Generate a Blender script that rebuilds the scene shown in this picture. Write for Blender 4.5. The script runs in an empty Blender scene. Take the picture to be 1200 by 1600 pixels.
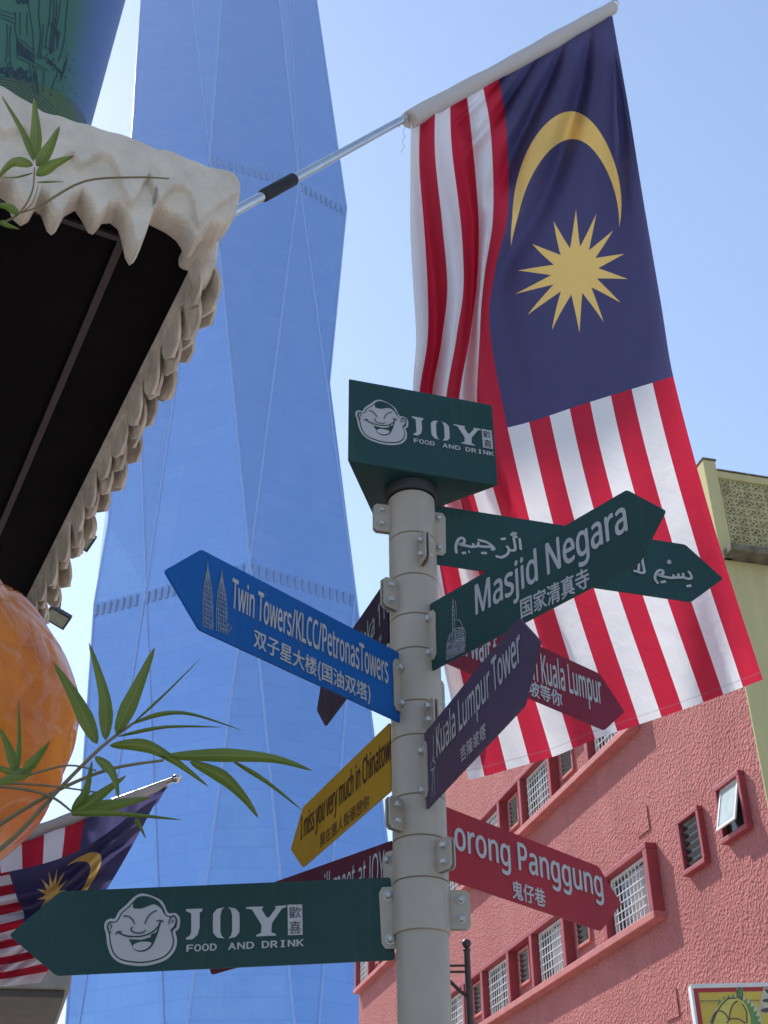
import bpy, bmesh, math, random, os
import numpy as np
from mathutils import Vector, Matrix

# ------------------------------------------------------------------ camera, world, sun
SC = bpy.context.scene
COL = SC.collection
EYE = 1.6
FPX = 1900.0                                   # focal length in photo pixels (1200 x 1600)
PITCH = math.atan(1280 / 1900.0)
ROLL = math.radians(.57)
_r0 = np.array([1, 0, 0.]); _u0 = np.array([0, -math.sin(PITCH), math.cos(PITCH)])
_f0 = np.array([0, math.cos(PITCH), math.sin(PITCH)])
_R = math.cos(ROLL) * _r0 - math.sin(ROLL) * _u0
_U = math.sin(ROLL) * _r0 + math.cos(ROLL) * _u0

cam = bpy.data.cameras.new('camera')
cam.sensor_fit = 'VERTICAL'; cam.sensor_height = 24.0
cam.lens = 24.0 * FPX / 1600.0
cam.clip_start = .05; cam.clip_end = 6000
cam.dof.use_dof = True; cam.dof.focus_distance = 3.8; cam.dof.aperture_fstop = 14
camo = bpy.data.objects.new('camera', cam); COL.objects.link(camo)
camo.matrix_world = Matrix(((_R[0], _U[0], -_f0[0], 0), (_R[1], _U[1], -_f0[1], 0), (_R[2], _U[2], -_f0[2], EYE), (0, 0, 0, 1)))
SC.camera = camo

SUN_AZ, SUN_EL = math.radians(-38.2), math.radians(47.3)   # azimuth from +Y towards +X
w = bpy.data.worlds.new('World'); SC.world = w; w.use_nodes = True
nt = w.node_tree
bg = nt.nodes['Background']
sky = nt.nodes.new('ShaderNodeTexSky'); sky.sky_type = 'NISHITA'
sky.sun_disc = False; sky.sun_elevation = SUN_EL; sky.sun_rotation = SUN_AZ
sky.altitude = 50; sky.air_density = 1.0; sky.dust_density = .25; sky.ozone_density = 1.6
nt.links.new(sky.outputs[0], bg.inputs[0]); bg.inputs[1].default_value = 0.15
sl = bpy.data.lights.new('sun', 'SUN'); sl.energy = 4.4; sl.angle = math.radians(.8); sl.color = (1, .95, .87)
so = bpy.data.objects.new('sun', sl); COL.objects.link(so)
sd = Vector((math.sin(SUN_AZ) * math.cos(SUN_EL), math.cos(SUN_AZ) * math.cos(SUN_EL), math.sin(SUN_EL)))
so.rotation_euler = sd.to_track_quat('Z', 'Y').to_euler(); so.location = sd * 60
SC.view_settings.view_transform = 'Standard'; SC.view_settings.look = 'None'
SC.view_settings.exposure = 0.62; SC.view_settings.gamma = 1
SC.cycles.max_bounces = 6; SC.cycles.use_denoising = True

# ------------------------------------------------------------------ helpers
rnd = random.Random(7)
def ray(x, y): return (x - 600) / FPX * _R + (800 - y) / FPX * _U + _f0
def at_fwd(x, y, Y):
    d = ray(x, y); return Vector(d * (Y / d[1])) + Vector((0, 0, EYE))
def at_h(x, y, z):
    d = ray(x, y); return Vector(d * ((z - EYE) / d[2])) + Vector((0, 0, EYE))
def azv(deg): a = math.radians(deg); return Vector((math.sin(a), math.cos(a), 0))
Z = Vector((0, 0, 1))

class MB:
    """collects geometry in world coordinates"""
    def __init__(s): s.v = []; s.f = []; s.mi = []; s.m = 0; s.uv = None
    def add(s, vs, fs):
        o = len(s.v); s.v += [Vector(p) for p in vs]
        for f in fs: s.f.append([i + o for i in f]); s.mi.append(s.m)
    def box(s, o, X, Y, N, x0, x1, y0, y1, n0, n1):
        if X.cross(Y).dot(N) < 0: X, x0, x1 = -X, -x1, -x0
        p = [o + X * a + Y * b + N * c for c in (n0, n1) for b in (y0, y1) for a in (x0, x1)]
        s.add(p, [(0, 2, 3, 1), (4, 5, 7, 6), (0, 1, 5, 4), (2, 6, 7, 3), (0, 4, 6, 2), (1, 3, 7, 5)])
    def prism(s, o, X, Y, N, pts, n0, n1):
        k = len(pts)
        if X.cross(Y).dot(N) < 0: X = -X; pts = [(-p_[0], p_[1]) for p_ in pts]
        a = sum(pts[i][0] * pts[(i + 1) % k][1] - pts[(i + 1) % k][0] * pts[i][1] for i in range(k))
        if a < 0: pts = pts[::-1]
        vs = [o + X * a + Y * b + N * n0 for a, b in pts] + [o + X * a + Y * b + N * n1 for a, b in pts]
        s.add(vs, [list(range(k))[::-1], list(range(k, 2 * k))] + [(i, (i + 1) % k, k + (i + 1) % k, k + i) for i in range(k)])
    def sheet(s, o, X, Y, N, pts, n):
        from mathutils.geometry import tessellate_polygon
        vs = [o + X * a + Y * b + N * n for a, b in pts]
        tri = tessellate_polygon([[Vector((a, b, 0)) for a, b in pts]])
        out = []
        for t in tri:
            a, b, c = [pts[i] for i in t]
            cr = (b[0] - a[0]) * (c[1] - a[1]) - (b[1] - a[1]) * (c[0] - a[0])
            out.append(t if cr > 0 else t[::-1])
        s.add(vs, out)
    def ribbon(s, o, X, Y, N, pts, wd, n, taper=.35):
        """flat brush stroke"""
        k = len(pts); vs = []
        for i in range(k):
            a = pts[max(0, i - 1)]; b = pts[min(k - 1, i + 1)]
            dx, dy = b[0] - a[0], b[1] - a[1]; L = math.hypot(dx, dy) or 1
            h = wd / 2 * (taper if i in (0, k - 1) else 1)
            vs += [o + X * (pts[i][0] - dy / L * h) + Y * (pts[i][1] + dx / L * h) + N * n,
                   o + X * (pts[i][0] + dy / L * h) + Y * (pts[i][1] - dx / L * h) + N * n]
        s.add(vs, [(2 * i + 1, 2 * i + 3, 2 * i + 2, 2 * i) for i in range(k - 1)])
    def tube(s, path, rad, seg=12, cap=True):
        path = [Vector(p) for p in path]; k = len(path)
        if not hasattr(rad, '__len__'): rad = [rad] * k
        ref = None; vs = []
        for i in range(k):
            t = (path[min(k - 1, i + 1)] - path[max(0, i - 1)]).normalized()
            if ref is None: ref = t.orthogonal().normalized()
            ref = (ref - t * ref.dot(t)).normalized(); b = t.cross(ref)
            vs += [path[i] + (ref * math.cos(2 * math.pi * j / seg) + b * math.sin(2 * math.pi * j / seg)) * rad[i] for j in range(seg)]
        fs = [(i * seg + j, i * seg + (j + 1) % seg, (i + 1) * seg + (j + 1) % seg, (i + 1) * seg + j) for i in range(k - 1) for j in range(seg)]
        if cap: fs += [list(range(seg))[::-1], list(range((k - 1) * seg, k * seg))]
        s.add(vs, fs)
    def lathe(s, o, ax, prof, seg=24):
        """prof: (radius, height) pairs along axis"""
        ax = ax.normalized(); a = ax.orthogonal().normalized(); b = ax.cross(a)
        k = len(prof); vs = [o + ax * h + (a * math.cos(2 * math.pi * j / seg) + b * math.sin(2 * math.pi * j / seg)) * r for r, h in prof for j in range(seg)]
        fs = [(i * seg + j, i * seg + (j + 1) % seg, (i + 1) * seg + (j + 1) % seg, (i + 1) * seg + j) for i in range(k - 1) for j in range(seg)]
        fs += [list(range(seg))[::-1], list(range((k - 1) * seg, k * seg))]
        s.add(vs, fs)
    def grid(s, P, uv=None):
        """P[i][j] of points"""
        n, m = len(P), len(P[0])
        s.add([p for row in P for p in row], [(i * m + j, (i + 1) * m + j, (i + 1) * m + j + 1, i * m + j + 1) for i in range(n - 1) for j in range(m - 1)])
        if uv: s.uv = (s.uv or []) + [q for row in uv for q in row]
    def build(s, name, mats, parent=None, smooth=False, bevel=0, org=None):
        if not isinstance(mats, (list, tuple)): mats = [mats]
        base = Vector(parent.get('_o', (0, 0, 0))) if parent else (Vector(org) if org is not None else Vector((0, 0, 0)))
        me = bpy.data.meshes.new(name)
        me.from_pydata([tuple(p - base) for p in s.v], [], s.f)
        for m in mats: me.materials.append(m)
        for i, p in enumerate(me.polygons): p.material_index = s.mi[i]
        if s.uv:
            ul = me.uv_layers.new(name='UVMap')
            for l in me.loops: ul.data[l.index].uv = s.uv[l.vertex_index]
        me.update()
        if bevel:
            bm = bmesh.new(); bm.from_mesh(me)
            ed = [e for e in bm.edges if len(e.link_faces) == 2 and e.calc_face_angle(0) > .5]
            bmesh.ops.bevel(bm, geom=ed, offset=bevel, segments=2, affect='EDGES', profile=.5)
            bm.to_mesh(me); bm.free()
        if smooth: 
            me.shade_smooth()
            try: me.set_sharp_from_angle(angle=math.radians(smooth if smooth > 1 else 40))
            except Exception: pass
        o = bpy.data.objects.new(name, me); COL.objects.link(o)
        o['_o'] = tuple(base)
        if parent:
            o.parent = parent
        else: o.location = base
        return o

def thing(name, label, cat, loc, group=None):
    o = bpy.data.objects.new(name, None); COL.objects.link(o); o.location = loc
    o.empty_display_size = .1; o['_o'] = tuple(loc); tag(o, label, cat, group); return o
def tag(o, label, cat, group=None, kind=None):
    o['label'] = label; o['category'] = cat
    if group: o['group'] = group
    if kind: o['kind'] = kind
    return o

# ------------------------------------------------------------------ materials
class NT:
    def __init__(s, name):
        s.m = bpy.data.materials.new(name); s.m.use_nodes = True; s.t = s.m.node_tree
        s.b = s.t.nodes['Principled BSDF']; s.o = s.t.nodes['Material Output']
    def n(s, typ, **k):
        nd = s.t.nodes.new(typ)
        for a, v in k.items(): setattr(nd, a, v)
        return nd
    def put(s, sock, v):
        if hasattr(v, 'links'): s.t.links.new(v, sock)
        else:
            try: sock.default_value = v
            except Exception: sock.default_value = (*v, 1)
    def math(s, op, a, b=None, c=None):
        nd = s.n('ShaderNodeMath', operation=op); s.put(nd.inputs[0], a)
        if b is not None: s.put(nd.inputs[1], b)
        if c is not None: s.put(nd.inputs[2], c)
        return nd.outputs[0]
    def mix(s, f, a, b):
        nd = s.n('ShaderNodeMix', data_type='RGBA'); s.put(nd.inputs[0], f); s.put(nd.inputs[6], a); s.put(nd.inputs[7], b); return nd.outputs[2]
    def noise(s, vec, scale, detail=4, rough=.55):
        nd = s.n('ShaderNodeTexNoise'); nd.inputs['Scale'].default_value = scale; nd.inputs['Detail'].default_value = detail; nd.inputs['Roughness'].default_value = rough
        s.t.links.new(vec, nd.inputs['Vector']); return nd.outputs[0]
    def ramp(s, f, a, b, lo=(0, 0, 0, 1), hi=(1, 1, 1, 1)):
        nd = s.n('ShaderNodeValToRGB'); nd.color_ramp.elements[0].position = a; nd.color_ramp.elements[1].position = b
        nd.color_ramp.elements[0].color = lo; nd.color_ramp.elements[1].color = hi; s.t.links.new(f, nd.inputs[0]); return nd.outputs[0]
    def pos(s): return s.n('ShaderNodeNewGeometry').outputs['Position']
    def bump(s, h, dist, strength=1.0):
        nd = s.n('ShaderNodeBump'); nd.inputs['Distance'].default_value = dist; nd.inputs['Strength'].default_value = strength
        s.t.links.new(h, nd.inputs['Height']); s.t.links.new(nd.outputs[0], s.b.inputs['Normal'])
c4 = lambda c: (*c, 1) if len(c) == 3 else c
def mat(name, col, rough=.5, metal=0., var=.12, vscale=6., bump=0., bscale=60., spec=.5, coat=0., col2=None):
    t = NT(name); p = t.pos()
    n1 = t.noise(p, vscale)
    d = col2 or tuple(max(0, x * (1 - var * 2)) for x in col)
    t.put(t.b.inputs['Base Color'], t.mix(t.ramp(n1, .35, .7), c4(col), c4(d)))
    t.b.inputs['Metallic'].default_value = metal; t.b.inputs['Specular IOR Level'].default_value = spec
    n2 = t.noise(p, vscale * 3)
    if name.endswith(('vinyl', 'cream_paint')):
        mp = t.n('ShaderNodeMapping'); mp.inputs['Scale'].default_value = (60, 60, 3); t.t.links.new(p, mp.inputs[0])
        stv = t.math('MULTIPLY', t.ramp(t.noise(mp.outputs[0], 1, 4), .58, .8), .22)
        sc_ = t.math('MULTIPLY', t.ramp(t.noise(p, 90, 6, .75), .66, .74), .30)
        d_ = t.b.inputs['Base Color'].links[0].from_socket
        t.put(t.b.inputs['Base Color'], t.mix(sc_, t.mix(stv, d_, (.12, .11, .10, 1)), (.25, .24, .22, 1) if name.endswith('vinyl') else (.16, .13, .10, 1)))
    t.put(t.b.inputs['Roughness'], t.math('MULTIPLY_ADD', n2, .2, rough - .1))
    t.b.inputs['Coat Weight'].default_value = coat
    if bump: t.bump(t.noise(p, bscale, 5), bump)
    return t.m
M = {}
M['pole'] = mat('cream_paint', (.41, .355, .29), .45, var=.06, vscale=9, bump=.0015, bscale=25)
M['bolt'] = mat('galvanised_bolt', (.50, .49, .47), .35, .35, var=.1, vscale=60)
M['collar'] = mat('black_rubber', (.02, .02, .022), .6)
M['green'] = mat('green_vinyl', (.018, .060, .057), .55, spec=.22, var=.08, vscale=4, bump=.001, bscale=6)
M['blue'] = mat('blue_vinyl', (.003, .10, .36), .55, spec=.22, var=.06, vscale=4, bump=.001, bscale=6)
M['purple'] = mat('purple_vinyl', (.088, .058, .105), .55, spec=.22, var=.1, vscale=4, bump=.001, bscale=6)
M['night'] = mat('dark_purple_vinyl', (.024, .016, .034), .55, spec=.22, var=.1, vscale=4)
M['yellow'] = mat('yellow_vinyl', (.42, .235, .018), .55, spec=.22, var=.08, vscale=4)
M['maroon'] = mat('maroon_vinyl', (.085, .009, .024), .55, spec=.22, var=.08, vscale=4)
M['crimson'] = mat('crimson_vinyl', (.20, .010, .030), .55, spec=.22, var=.08, vscale=4)
M['red'] = mat('red_vinyl', (.36, .014, .026), .55, spec=.22, var=.08, vscale=4)
M['back'] = mat('bare_aluminium', (.55, .55, .56), .4, .6)
M['reflective'] = mat('reflective_letter_film', (.44, .43, .44), .4, var=.04, vscale=20)
M['etched'] = mat('grey_printed_line_art', (.36, .38, .40), .5, var=.3, vscale=150)
M['blacktext'] = mat('black_letter_film', (.012, .012, .016), .4)
M['steel'] = mat('polished_steel', (.72, .70, .66), .18, 1., var=.06, vscale=12)
M['black'] = mat('matt_black', (.012, .012, .014), .6)
M['plaster'] = mat('cast_plaster', (.72, .645, .55), .8, var=.10, vscale=7, bump=.008, bscale=70)
M['shell'] = mat('cast_plaster_petal', (.84, .77, .67), .7, var=.2, vscale=6, bump=.006, bscale=30)
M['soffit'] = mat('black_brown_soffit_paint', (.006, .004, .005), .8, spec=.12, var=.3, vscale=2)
M['trim'] = mat('brown_soffit_trim', (.065, .045, .045), .6)
M['orange'] = None
M['pane'] = mat('dark_window_glass', (.025, .028, .03), .12, var=.4, vscale=3, spec=.6)
M['grille'] = mat('white_painted_steel', (.72, .70, .68), .45, var=.1, vscale=4)
M['redframe'] = mat('dark_red_paint', (.36, .045, .055), .6, var=.12, vscale=3, bump=.004, bscale=12)
M['sill'] = mat('pink_red_paint', (.56, .16, .145), .65, var=.12, vscale=3, bump=.004, bscale=12)
M['lamp_body'] = mat('floodlight_casing', (.03, .035, .04), .5)
M['lamp_glass'] = mat('floodlight_glass', (.30, .31, .24), .25, var=.15, vscale=30)
M['iron'] = mat('dark_brown_iron', (.055, .035, .035), .5)
M['stem'] = mat('bamboo_stem', (.22, .17, .08), .6)
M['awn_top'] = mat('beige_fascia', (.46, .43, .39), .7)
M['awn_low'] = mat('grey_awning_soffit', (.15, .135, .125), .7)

def leaf_mat():
    t = NT('bamboo_leaf'); p = t.pos()
    c = t.mix(t.ramp(t.noise(p, 9), .3, .7), (.10, .17, .022, 1), (.16, .21, .035, 1))
    uv = t.n('ShaderNodeUVMap').outputs[0]; sp = t.n('ShaderNodeSeparateXYZ'); t.t.links.new(uv, sp.inputs[0])
    rib = t.math('LESS_THAN', t.math('ABSOLUTE', t.math('SUBTRACT', sp.outputs[1], .5)), .05)
    vein = t.math('MULTIPLY', t.math('LESS_THAN', t.math('FRACT', t.math('MULTIPLY', sp.outputs[1], 9.0)), .3), .22)
    c = t.mix(t.math('MAXIMUM', t.math('MULTIPLY', rib, .6), vein), c, (.26, .30, .09, 1))
    c = t.mix(t.ramp(t.math('ADD', sp.outputs[0], t.math('MULTIPLY', t.noise(p, 30), .12)), .93, 1.02), c, (.28, .20, .08, 1))
    t.put(t.b.inputs['Base Color'], c); t.b.inputs['Roughness'].default_value = .45
    tr = t.n('ShaderNodeBsdfTranslucent'); t.put(tr.inputs[0], t.mix(.55, c, (.42, .56, .08, 1)))
    mx = t.n('ShaderNodeMixShader'); mx.inputs[0].default_value = .45
    t.t.links.new(t.b.outputs[0], mx.inputs[1]); t.t.links.new(tr.outputs[0], mx.inputs[2]); t.t.links.new(mx.outputs[0], t.o.inputs[0])
    return t.m
M['leaf'] = leaf_mat()

def flag_mat():
    t = NT('striped_flag_cloth')
    uv = t.n('ShaderNodeUVMap').outputs[0]; s = t.n('ShaderNodeSeparateXYZ'); t.t.links.new(uv, s.inputs[0])
    u, v = s.outputs[0], s.outputs[1]
    X = t.math('MULTIPLY', u, 2.0)
    i = t.math('FLOOR', t.math('MULTIPLY', t.math('SUBTRACT', 1.0, v), 14.0))
    odd = t.math('MODULO', i, 2.0)
    red, white, blue, gold = (.53, .018, .048, 1), (.80, .79, .82, 1), (.072, .067, .165, 1), (.92, .62, .19, 1)
    base = t.mix(odd, red, white)
    cant = t.math('MULTIPLY', t.math('LESS_THAN', X, 1.0), t.math('GREATER_THAN', v, 6 / 14.))
    def circ(cx, cy, r):
        a = t.math('SUBTRACT', X, cx); b = t.math('SUBTRACT', v, cy)
        return t.math('LESS_THAN', t.math('ADD', t.math('MULTIPLY', a, a), t.math('MULTIPLY', b, b)), r * r)
    moon = t.math('MULTIPLY', circ(.492, .675, .226), t.math('SUBTRACT', 1.0, circ(.556, .675, .206)))
    a = t.math('MULTIPLY', t.math('SUBTRACT', X, .695), 1.17); b = t.math('MULTIPLY', t.math('SUBTRACT', v, .70), .92)
    d = t.math('SQRT', t.math('ADD', t.math('MULTIPLY', a, a), t.math('MULTIPLY', b, b)))
    ang = t.math('ARCTAN2', b, a); sec = 2 * math.pi / 14
    ph = t.math('ABSOLUTE', t.math('SUBTRACT', t.math('FLOORED_MODULO', t.math('ADD', ang, sec / 2), sec), sec / 2))
    px_, py_ = t.math('MULTIPLY', d, t.math('COSINE', ph)), t.math('MULTIPLY', d, t.math('SINE', ph))
    Rr, ri, be = .178, .074, math.pi / 14
    qx, qy = ri * math.cos(be), ri * math.sin(be)
    e = t.math('SUBTRACT', t.math('MULTIPLY', t.math('SUBTRACT', px_, Rr), qy), t.math('MULTIPLY', py_, qx - Rr))
    star = t.math('LESS_THAN', e, 0.0)
    sym = t.math('MAXIMUM', moon, star)
    col = t.mix(cant, base, t.mix(sym, blue, gold))
    hem = t.math('LESS_THAN', t.math('ABSOLUTE', t.math('SUBTRACT', u, .988)), .0012)
    col = t.mix(t.math('MULTIPLY', hem, .25), col, (.2, .18, .2, 1))
    p = t.pos(); nz = t.noise(p, 5, 5)
    bp = t.n('ShaderNodeBump'); bp.inputs['Distance'].default_value = .03; bp.inputs['Strength'].default_value = .5; t.t.links.new(nz, bp.inputs['Height'])
    df = t.n('ShaderNodeBsdfDiffuse'); tr = t.n('ShaderNodeBsdfTranslucent')
    for q in (df, tr): t.put(q.inputs[0], col); t.t.links.new(bp.outputs[0], q.inputs['Normal'])
    mx = t.n('ShaderNodeMixShader'); mx.inputs[0].default_value = .5
    t.t.links.new(df.outputs[0], mx.inputs[1]); t.t.links.new(tr.outputs[0], mx.inputs[2])
    gl = t.n('ShaderNodeBsdfGlossy'); gl.inputs['Roughness'].default_value = .6; t.put(gl.inputs[0], (.9, .9, .9, 1)); t.t.links.new(bp.outputs[0], gl.inputs['Normal'])
    m2 = t.n('ShaderNodeMixShader'); m2.inputs[0].default_value = .022
    t.t.links.new(mx.outputs[0], m2.inputs[1]); t.t.links.new(gl.outputs[0], m2.inputs[2]); t.t.links.new(m2.outputs[0], t.o.inputs[0])
    return t.m
M['flag'] = flag_mat()
def cloth_mat():
    t = NT('grey_white_canvas'); 
    df = t.n('ShaderNodeBsdfDiffuse'); tr = t.n('ShaderNodeBsdfTranslucent')
    for q in (df, tr): t.put(q.inputs[0], (.66, .62, .61, 1))
    mx = t.n('ShaderNodeMixShader'); mx.inputs[0].default_value = .25
    t.t.links.new(df.outputs[0], mx.inputs[1]); t.t.links.new(tr.outputs[0], mx.inputs[2]); t.t.links.new(mx.outputs[0], t.o.inputs[0])
    return t.m
M['canvas'] = cloth_mat()

def stucco(name, c1, c2, streak, bdist=.035, rough=1.):
    t = NT(name); p = t.pos()
    vo = t.n('ShaderNodeTexVoronoi'); vo.inputs['Scale'].default_value = 23; vo.feature = 'SMOOTH_F1'; t.t.links.new(p, vo.inputs['Vector'])
    n1 = t.noise(p, 18, 6, .7); n2 = t.noise(p, .8, 4)
    mp = t.n('ShaderNodeMapping'); mp.inputs['Scale'].default_value = (2.2, 2.2, .12); t.t.links.new(p, mp.inputs[0])
    n3 = t.noise(mp.outputs[0], 1.2, 5)
    c = t.mix(t.ramp(n2, .3, .7), c4(c1), c4(c2)); c = t.mix(t.math('MULTIPLY', t.ramp(n3, .5, .75), .45), c, c4(streak)); c = t.mix(t.math('MULTIPLY', t.ramp(t.noise(p, 40, 4, .7), .54, .66), .45 * min(1, rough)), c, (c1[0] * .45, c1[1] * .4, c1[2] * .4, 1))
    t.put(t.b.inputs['Base Color'], c); t.b.inputs['Roughness'].default_value = .9; t.b.inputs['Specular IOR Level'].default_value = .2
    h = t.math('ADD', t.math('MULTIPLY', vo.outputs[0], 1.0 * rough), t.math('MULTIPLY', t.noise(p, 30, 3, .6), .55))
    t.bump(h, bdist); return t.m
M['pink'] = stucco('pink_rough_stucco', (.49, .178, .166), (.41, .135, .13), (.33, .135, .125), .045)
M['wallyellow'] = stucco('olive_yellow_paint', (.56, .51, .26), (.51, .46, .24), (.29, .27, .16), .004, .2)
M['block'] = mat('yellow_painted_block', (.52, .47, .25), .8, var=.2, vscale=5, bump=.004, bscale=30)
M['stain'] = mat('weathered_concrete_edge', (.22, .19, .13), .9, var=.35, vscale=6, bump=.01, bscale=25)
M['void'] = mat('dark_gap', (.03, .025, .02), .9)

def tower_mat():
    t = NT('blue_curtain_wall'); p = t.pos(); s = t.n('ShaderNodeSeparateXYZ'); t.t.links.new(p, s.inputs[0])
    fl = t.math('LESS_THAN', t.math('FRACT', t.math('MULTIPLY', s.outputs[2], 1 / 4.3)), .10)
    along = t.math('ADD', s.outputs[0], t.math('MULTIPLY', s.outputs[1], .8))
    mu = t.math('LESS_THAN', t.math('FRACT', t.math('MULTIPLY', along, 1 / 1.5)), .14)
    ln = t.math('MULTIPLY', t.math('MAXIMUM', fl, t.math('MULTIPLY', mu, .5)), .32)
    cell = t.n('ShaderNodeCombineXYZ'); t.t.links.new(t.math('FLOOR', t.math('MULTIPLY', along, 1 / 6.)), cell.inputs[0]); t.t.links.new(t.math('FLOOR', t.math('MULTIPLY', s.outputs[2], 1 / 4.3)), cell.inputs[2])
    wn = t.n('ShaderNodeTexWhiteNoise'); t.t.links.new(cell.outputs[0], wn.inputs[0])
    c = t.mix(wn.outputs[0], (.165, .355, .73, 1), (.19, .38, .75, 1))
    c = t.mix(ln, c, (.125, .28, .58, 1))
    t.put(t.b.inputs['Base Color'], c); t.b.inputs['Metallic'].default_value = .55; t.b.inputs['Roughness'].default_value = .26; t.bump(t.noise(p, .16, 3), .35, .6)
    return t.m
M['tower'] = tower_mat()
M['fin'] = mat('pale_blue_metal', (.26, .43, .76), .4, .5, var=.03)
M['louvre'] = mat('blue_grey_louvre', (.135, .28, .57), .5, .2)

def orange_mat():
    t = NT('glossy_orange_fibreglass'); p = t.pos()
    n1 = t.noise(p, 3.2, 6, .62); n2 = t.noise(p, 1.4, 3)
    c = t.mix(t.ramp(n1, .35, .68), (.74, .235, .006, 1), (.48, .11, .004, 1)); c = t.mix(t.ramp(n2, .45, .7), c, (.60, .14, .004, 1))
    t.put(t.b.inputs['Base Color'], c); t.b.inputs['Roughness'].default_value = .26; t.b.inputs['Coat Weight'].default_value = .2; t.b.inputs['Specular IOR Level'].default_value = .35
    vo = t.n('ShaderNodeTexVoronoi'); vo.feature = 'DISTANCE_TO_EDGE'; vo.inputs['Scale'].default_value = 1.6; 
    wv = t.n('ShaderNodeVectorMath', operation='ADD'); t.t.links.new(p, wv.inputs[0]); 
    nz = t.n('ShaderNodeTexNoise'); nz.inputs['Scale'].default_value = 3; t.t.links.new(p, nz.inputs[0]); t.t.links.new(nz.outputs[1], wv.inputs[1]); t.t.links.new(wv.outputs[0], vo.inputs['Vector'])
    h = t.math('ADD', t.math('MULTIPLY', t.ramp(vo.outputs[0], 0, .05), .05), t.math('MULTIPLY', n1, .8)); t.bump(h, .05, .6); return t.m
M['orange'] = orange_mat()
def cup_mat():
    t = NT('green_to_blue_print'); p = t.pos()
    s = t.n('ShaderNodeSeparateXYZ'); t.t.links.new(p, s.inputs[0])
    # the print itself fades from green to blue round the drum
    f = t.n('ShaderNodeMapRange'); t.t.links.new(t.math('ADD', s.outputs[0], t.math('MULTIPLY', t.noise(p, 1.6), .12)), f.inputs[0])
    f.inputs[1].default_value = -5.10; f.inputs[2].default_value = -4.82
    c = t.mix(f.outputs[0], (.035, .125, .085, 1), (.065, .125, .33, 1))
    t.put(t.b.inputs['Base Color'], c); t.b.inputs['Roughness'].default_value = .5; return t.m
M['cup'] = cup_mat()
M['ink'] = mat('dark_blue_ink', (.012, .03, .055), .6)
M['ground'] = mat('paved_street', (.42, .38, .33), .9, var=.15, vscale=.5)

# ------------------------------------------------------------------ ground
g = MB(); g.add([(-3000, -3000, 0), (3000, -3000, 0), (3000, 3000, 0), (-3000, 3000, 0)], [(0, 1, 2, 3)])
go = g.build('ground', M['ground']); go['kind'] = 'structure'

# ------------------------------------------------------------------ far tower
def skyscraper():
    t = thing('glass_skyscraper', 'huge faceted blue glass skyscraper rising behind the signpost', 'skyscraper', (-35, 285, 0))
    def P(x, y, z): p = at_h(x, y, z); return Vector((p.x, p.y, z))
    def Q(x, y, Y): return at_fwd(x, y, Y)
    L = [P(148, 942, 158), P(228, 922, 158), P(390, 876, 158), P(555, 927, 158), P(476, 985, 158), P(400, 1010, 158), P(185, 990, 158)]
    Uz = 310
    U = [P(205, 240, Uz), P(328, 242, Uz), P(467, 283, Uz), P(541, 325, Uz), P(520, 400, Uz), P(350, 460, Uz), P(215, 380, Uz)]
    G = [Q(92, 1800, 264), Q(264, 1815, 250), Q(481, 1770, 250), Q(668, 1785, 268), Q(640, 1700, 305), Q(350, 1690, 335), Q(130, 1700, 310)]
    for p in G: p.z = 28
    T = [Q(250, -450, 276), Q(382, -500, 270), Q(425, -480, 287), Q(420, -430, 300), Q(390, -380, 320), Q(320, -370, 322), Q(262, -400, 300)]
    rings = [(G, L), (T, U)]
    b = MB()
    n = 7; edges = []
    def tri(a, c, d): b.add([a, c, d], [(0, 1, 2)])
    def zig(apex, rng, flip):
        # apex[i] meets rng[i] and rng[i+1]
        for i in range(n):
            j = (i + 1) % n
            if flip: tri(rng[i], rng[j], apex[i]); tri(apex[i], rng[j], apex[j])
            else: tri(rng[j], rng[i], apex[i]); tri(rng[j], apex[i], apex[j])
            if i < 4: edges.append((rng[i], apex[i])); edges.append((rng[j], apex[i]))
    zig(G, L, False); k0 = len(b.f); zig(U, L, True)
    b.f = b.f[:k0]; b.mi = b.mi[:k0]; edges[:] = [e for e in edges if not (e[1] is U[3]) and not (e[0] is L[0] and e[1] is U[0])]
    M3, M0 = Q(514, 600, 271), Q(170, 815, 268); edges += [(U[3], M3), (M3, L[3]), (U[0], M0), (M0, L[0])]
    for i in range(n):
        j = (i + 1) % n
        if i == 3: tri(L[3], L[4], M3); tri(M3, L[4], U[3])
        elif i == 0: tri(L[0], L[1], M0); tri(M0, L[1], U[0])
        else: tri(L[i], L[j], U[i])
        if j == 3: tri(U[2], L[3], M3); tri(U[2], M3, U[3])
        elif j == 0: tri(U[6], L[0], M0); tri(U[6], M0, U[0])
        else: tri(U[i], L[j], U[j])
    zig(T, U, True)
    b.add(T, [list(range(n))])
    G0 = [Vector((p.x, p.y, 0)) for p in G]
    for i in range(n):
        j = (i + 1) % n; b.add([G0[i], G0[j], G[j], G[i]], [(0, 1, 2, 3)])
    b.build('curtain_wall', M['tower'], t)
    f = MB()
    for a, c in edges: f.tube([a, c], .36, 6)
    f.build('edge_fin', M['fin'], t, smooth=50)
    # louvred plant floors
    def band(ring, idx, z, up, dn):
        lv = MB()
        for i in idx:
            a, c = ring[i], ring[i + 1]; d = (c - a); d.z = 0; Ln = d.length; d.normalize(); nn = Vector((d.y, -d.x, 0))
            k = int(Ln / 2.0)
            for q in range(k):
                lv.box(a + d * (q + .3) * 2.0, d, Z, nn, 0, .8, -4.2, -.8, -2.5, .55)
        lv.build('louvre_band', M['louvre'], t)
    band(L, (0, 1, 2), 158, 0, 0); band(U, (1, 2), Uz, 0, 0)
skyscraper()

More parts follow.
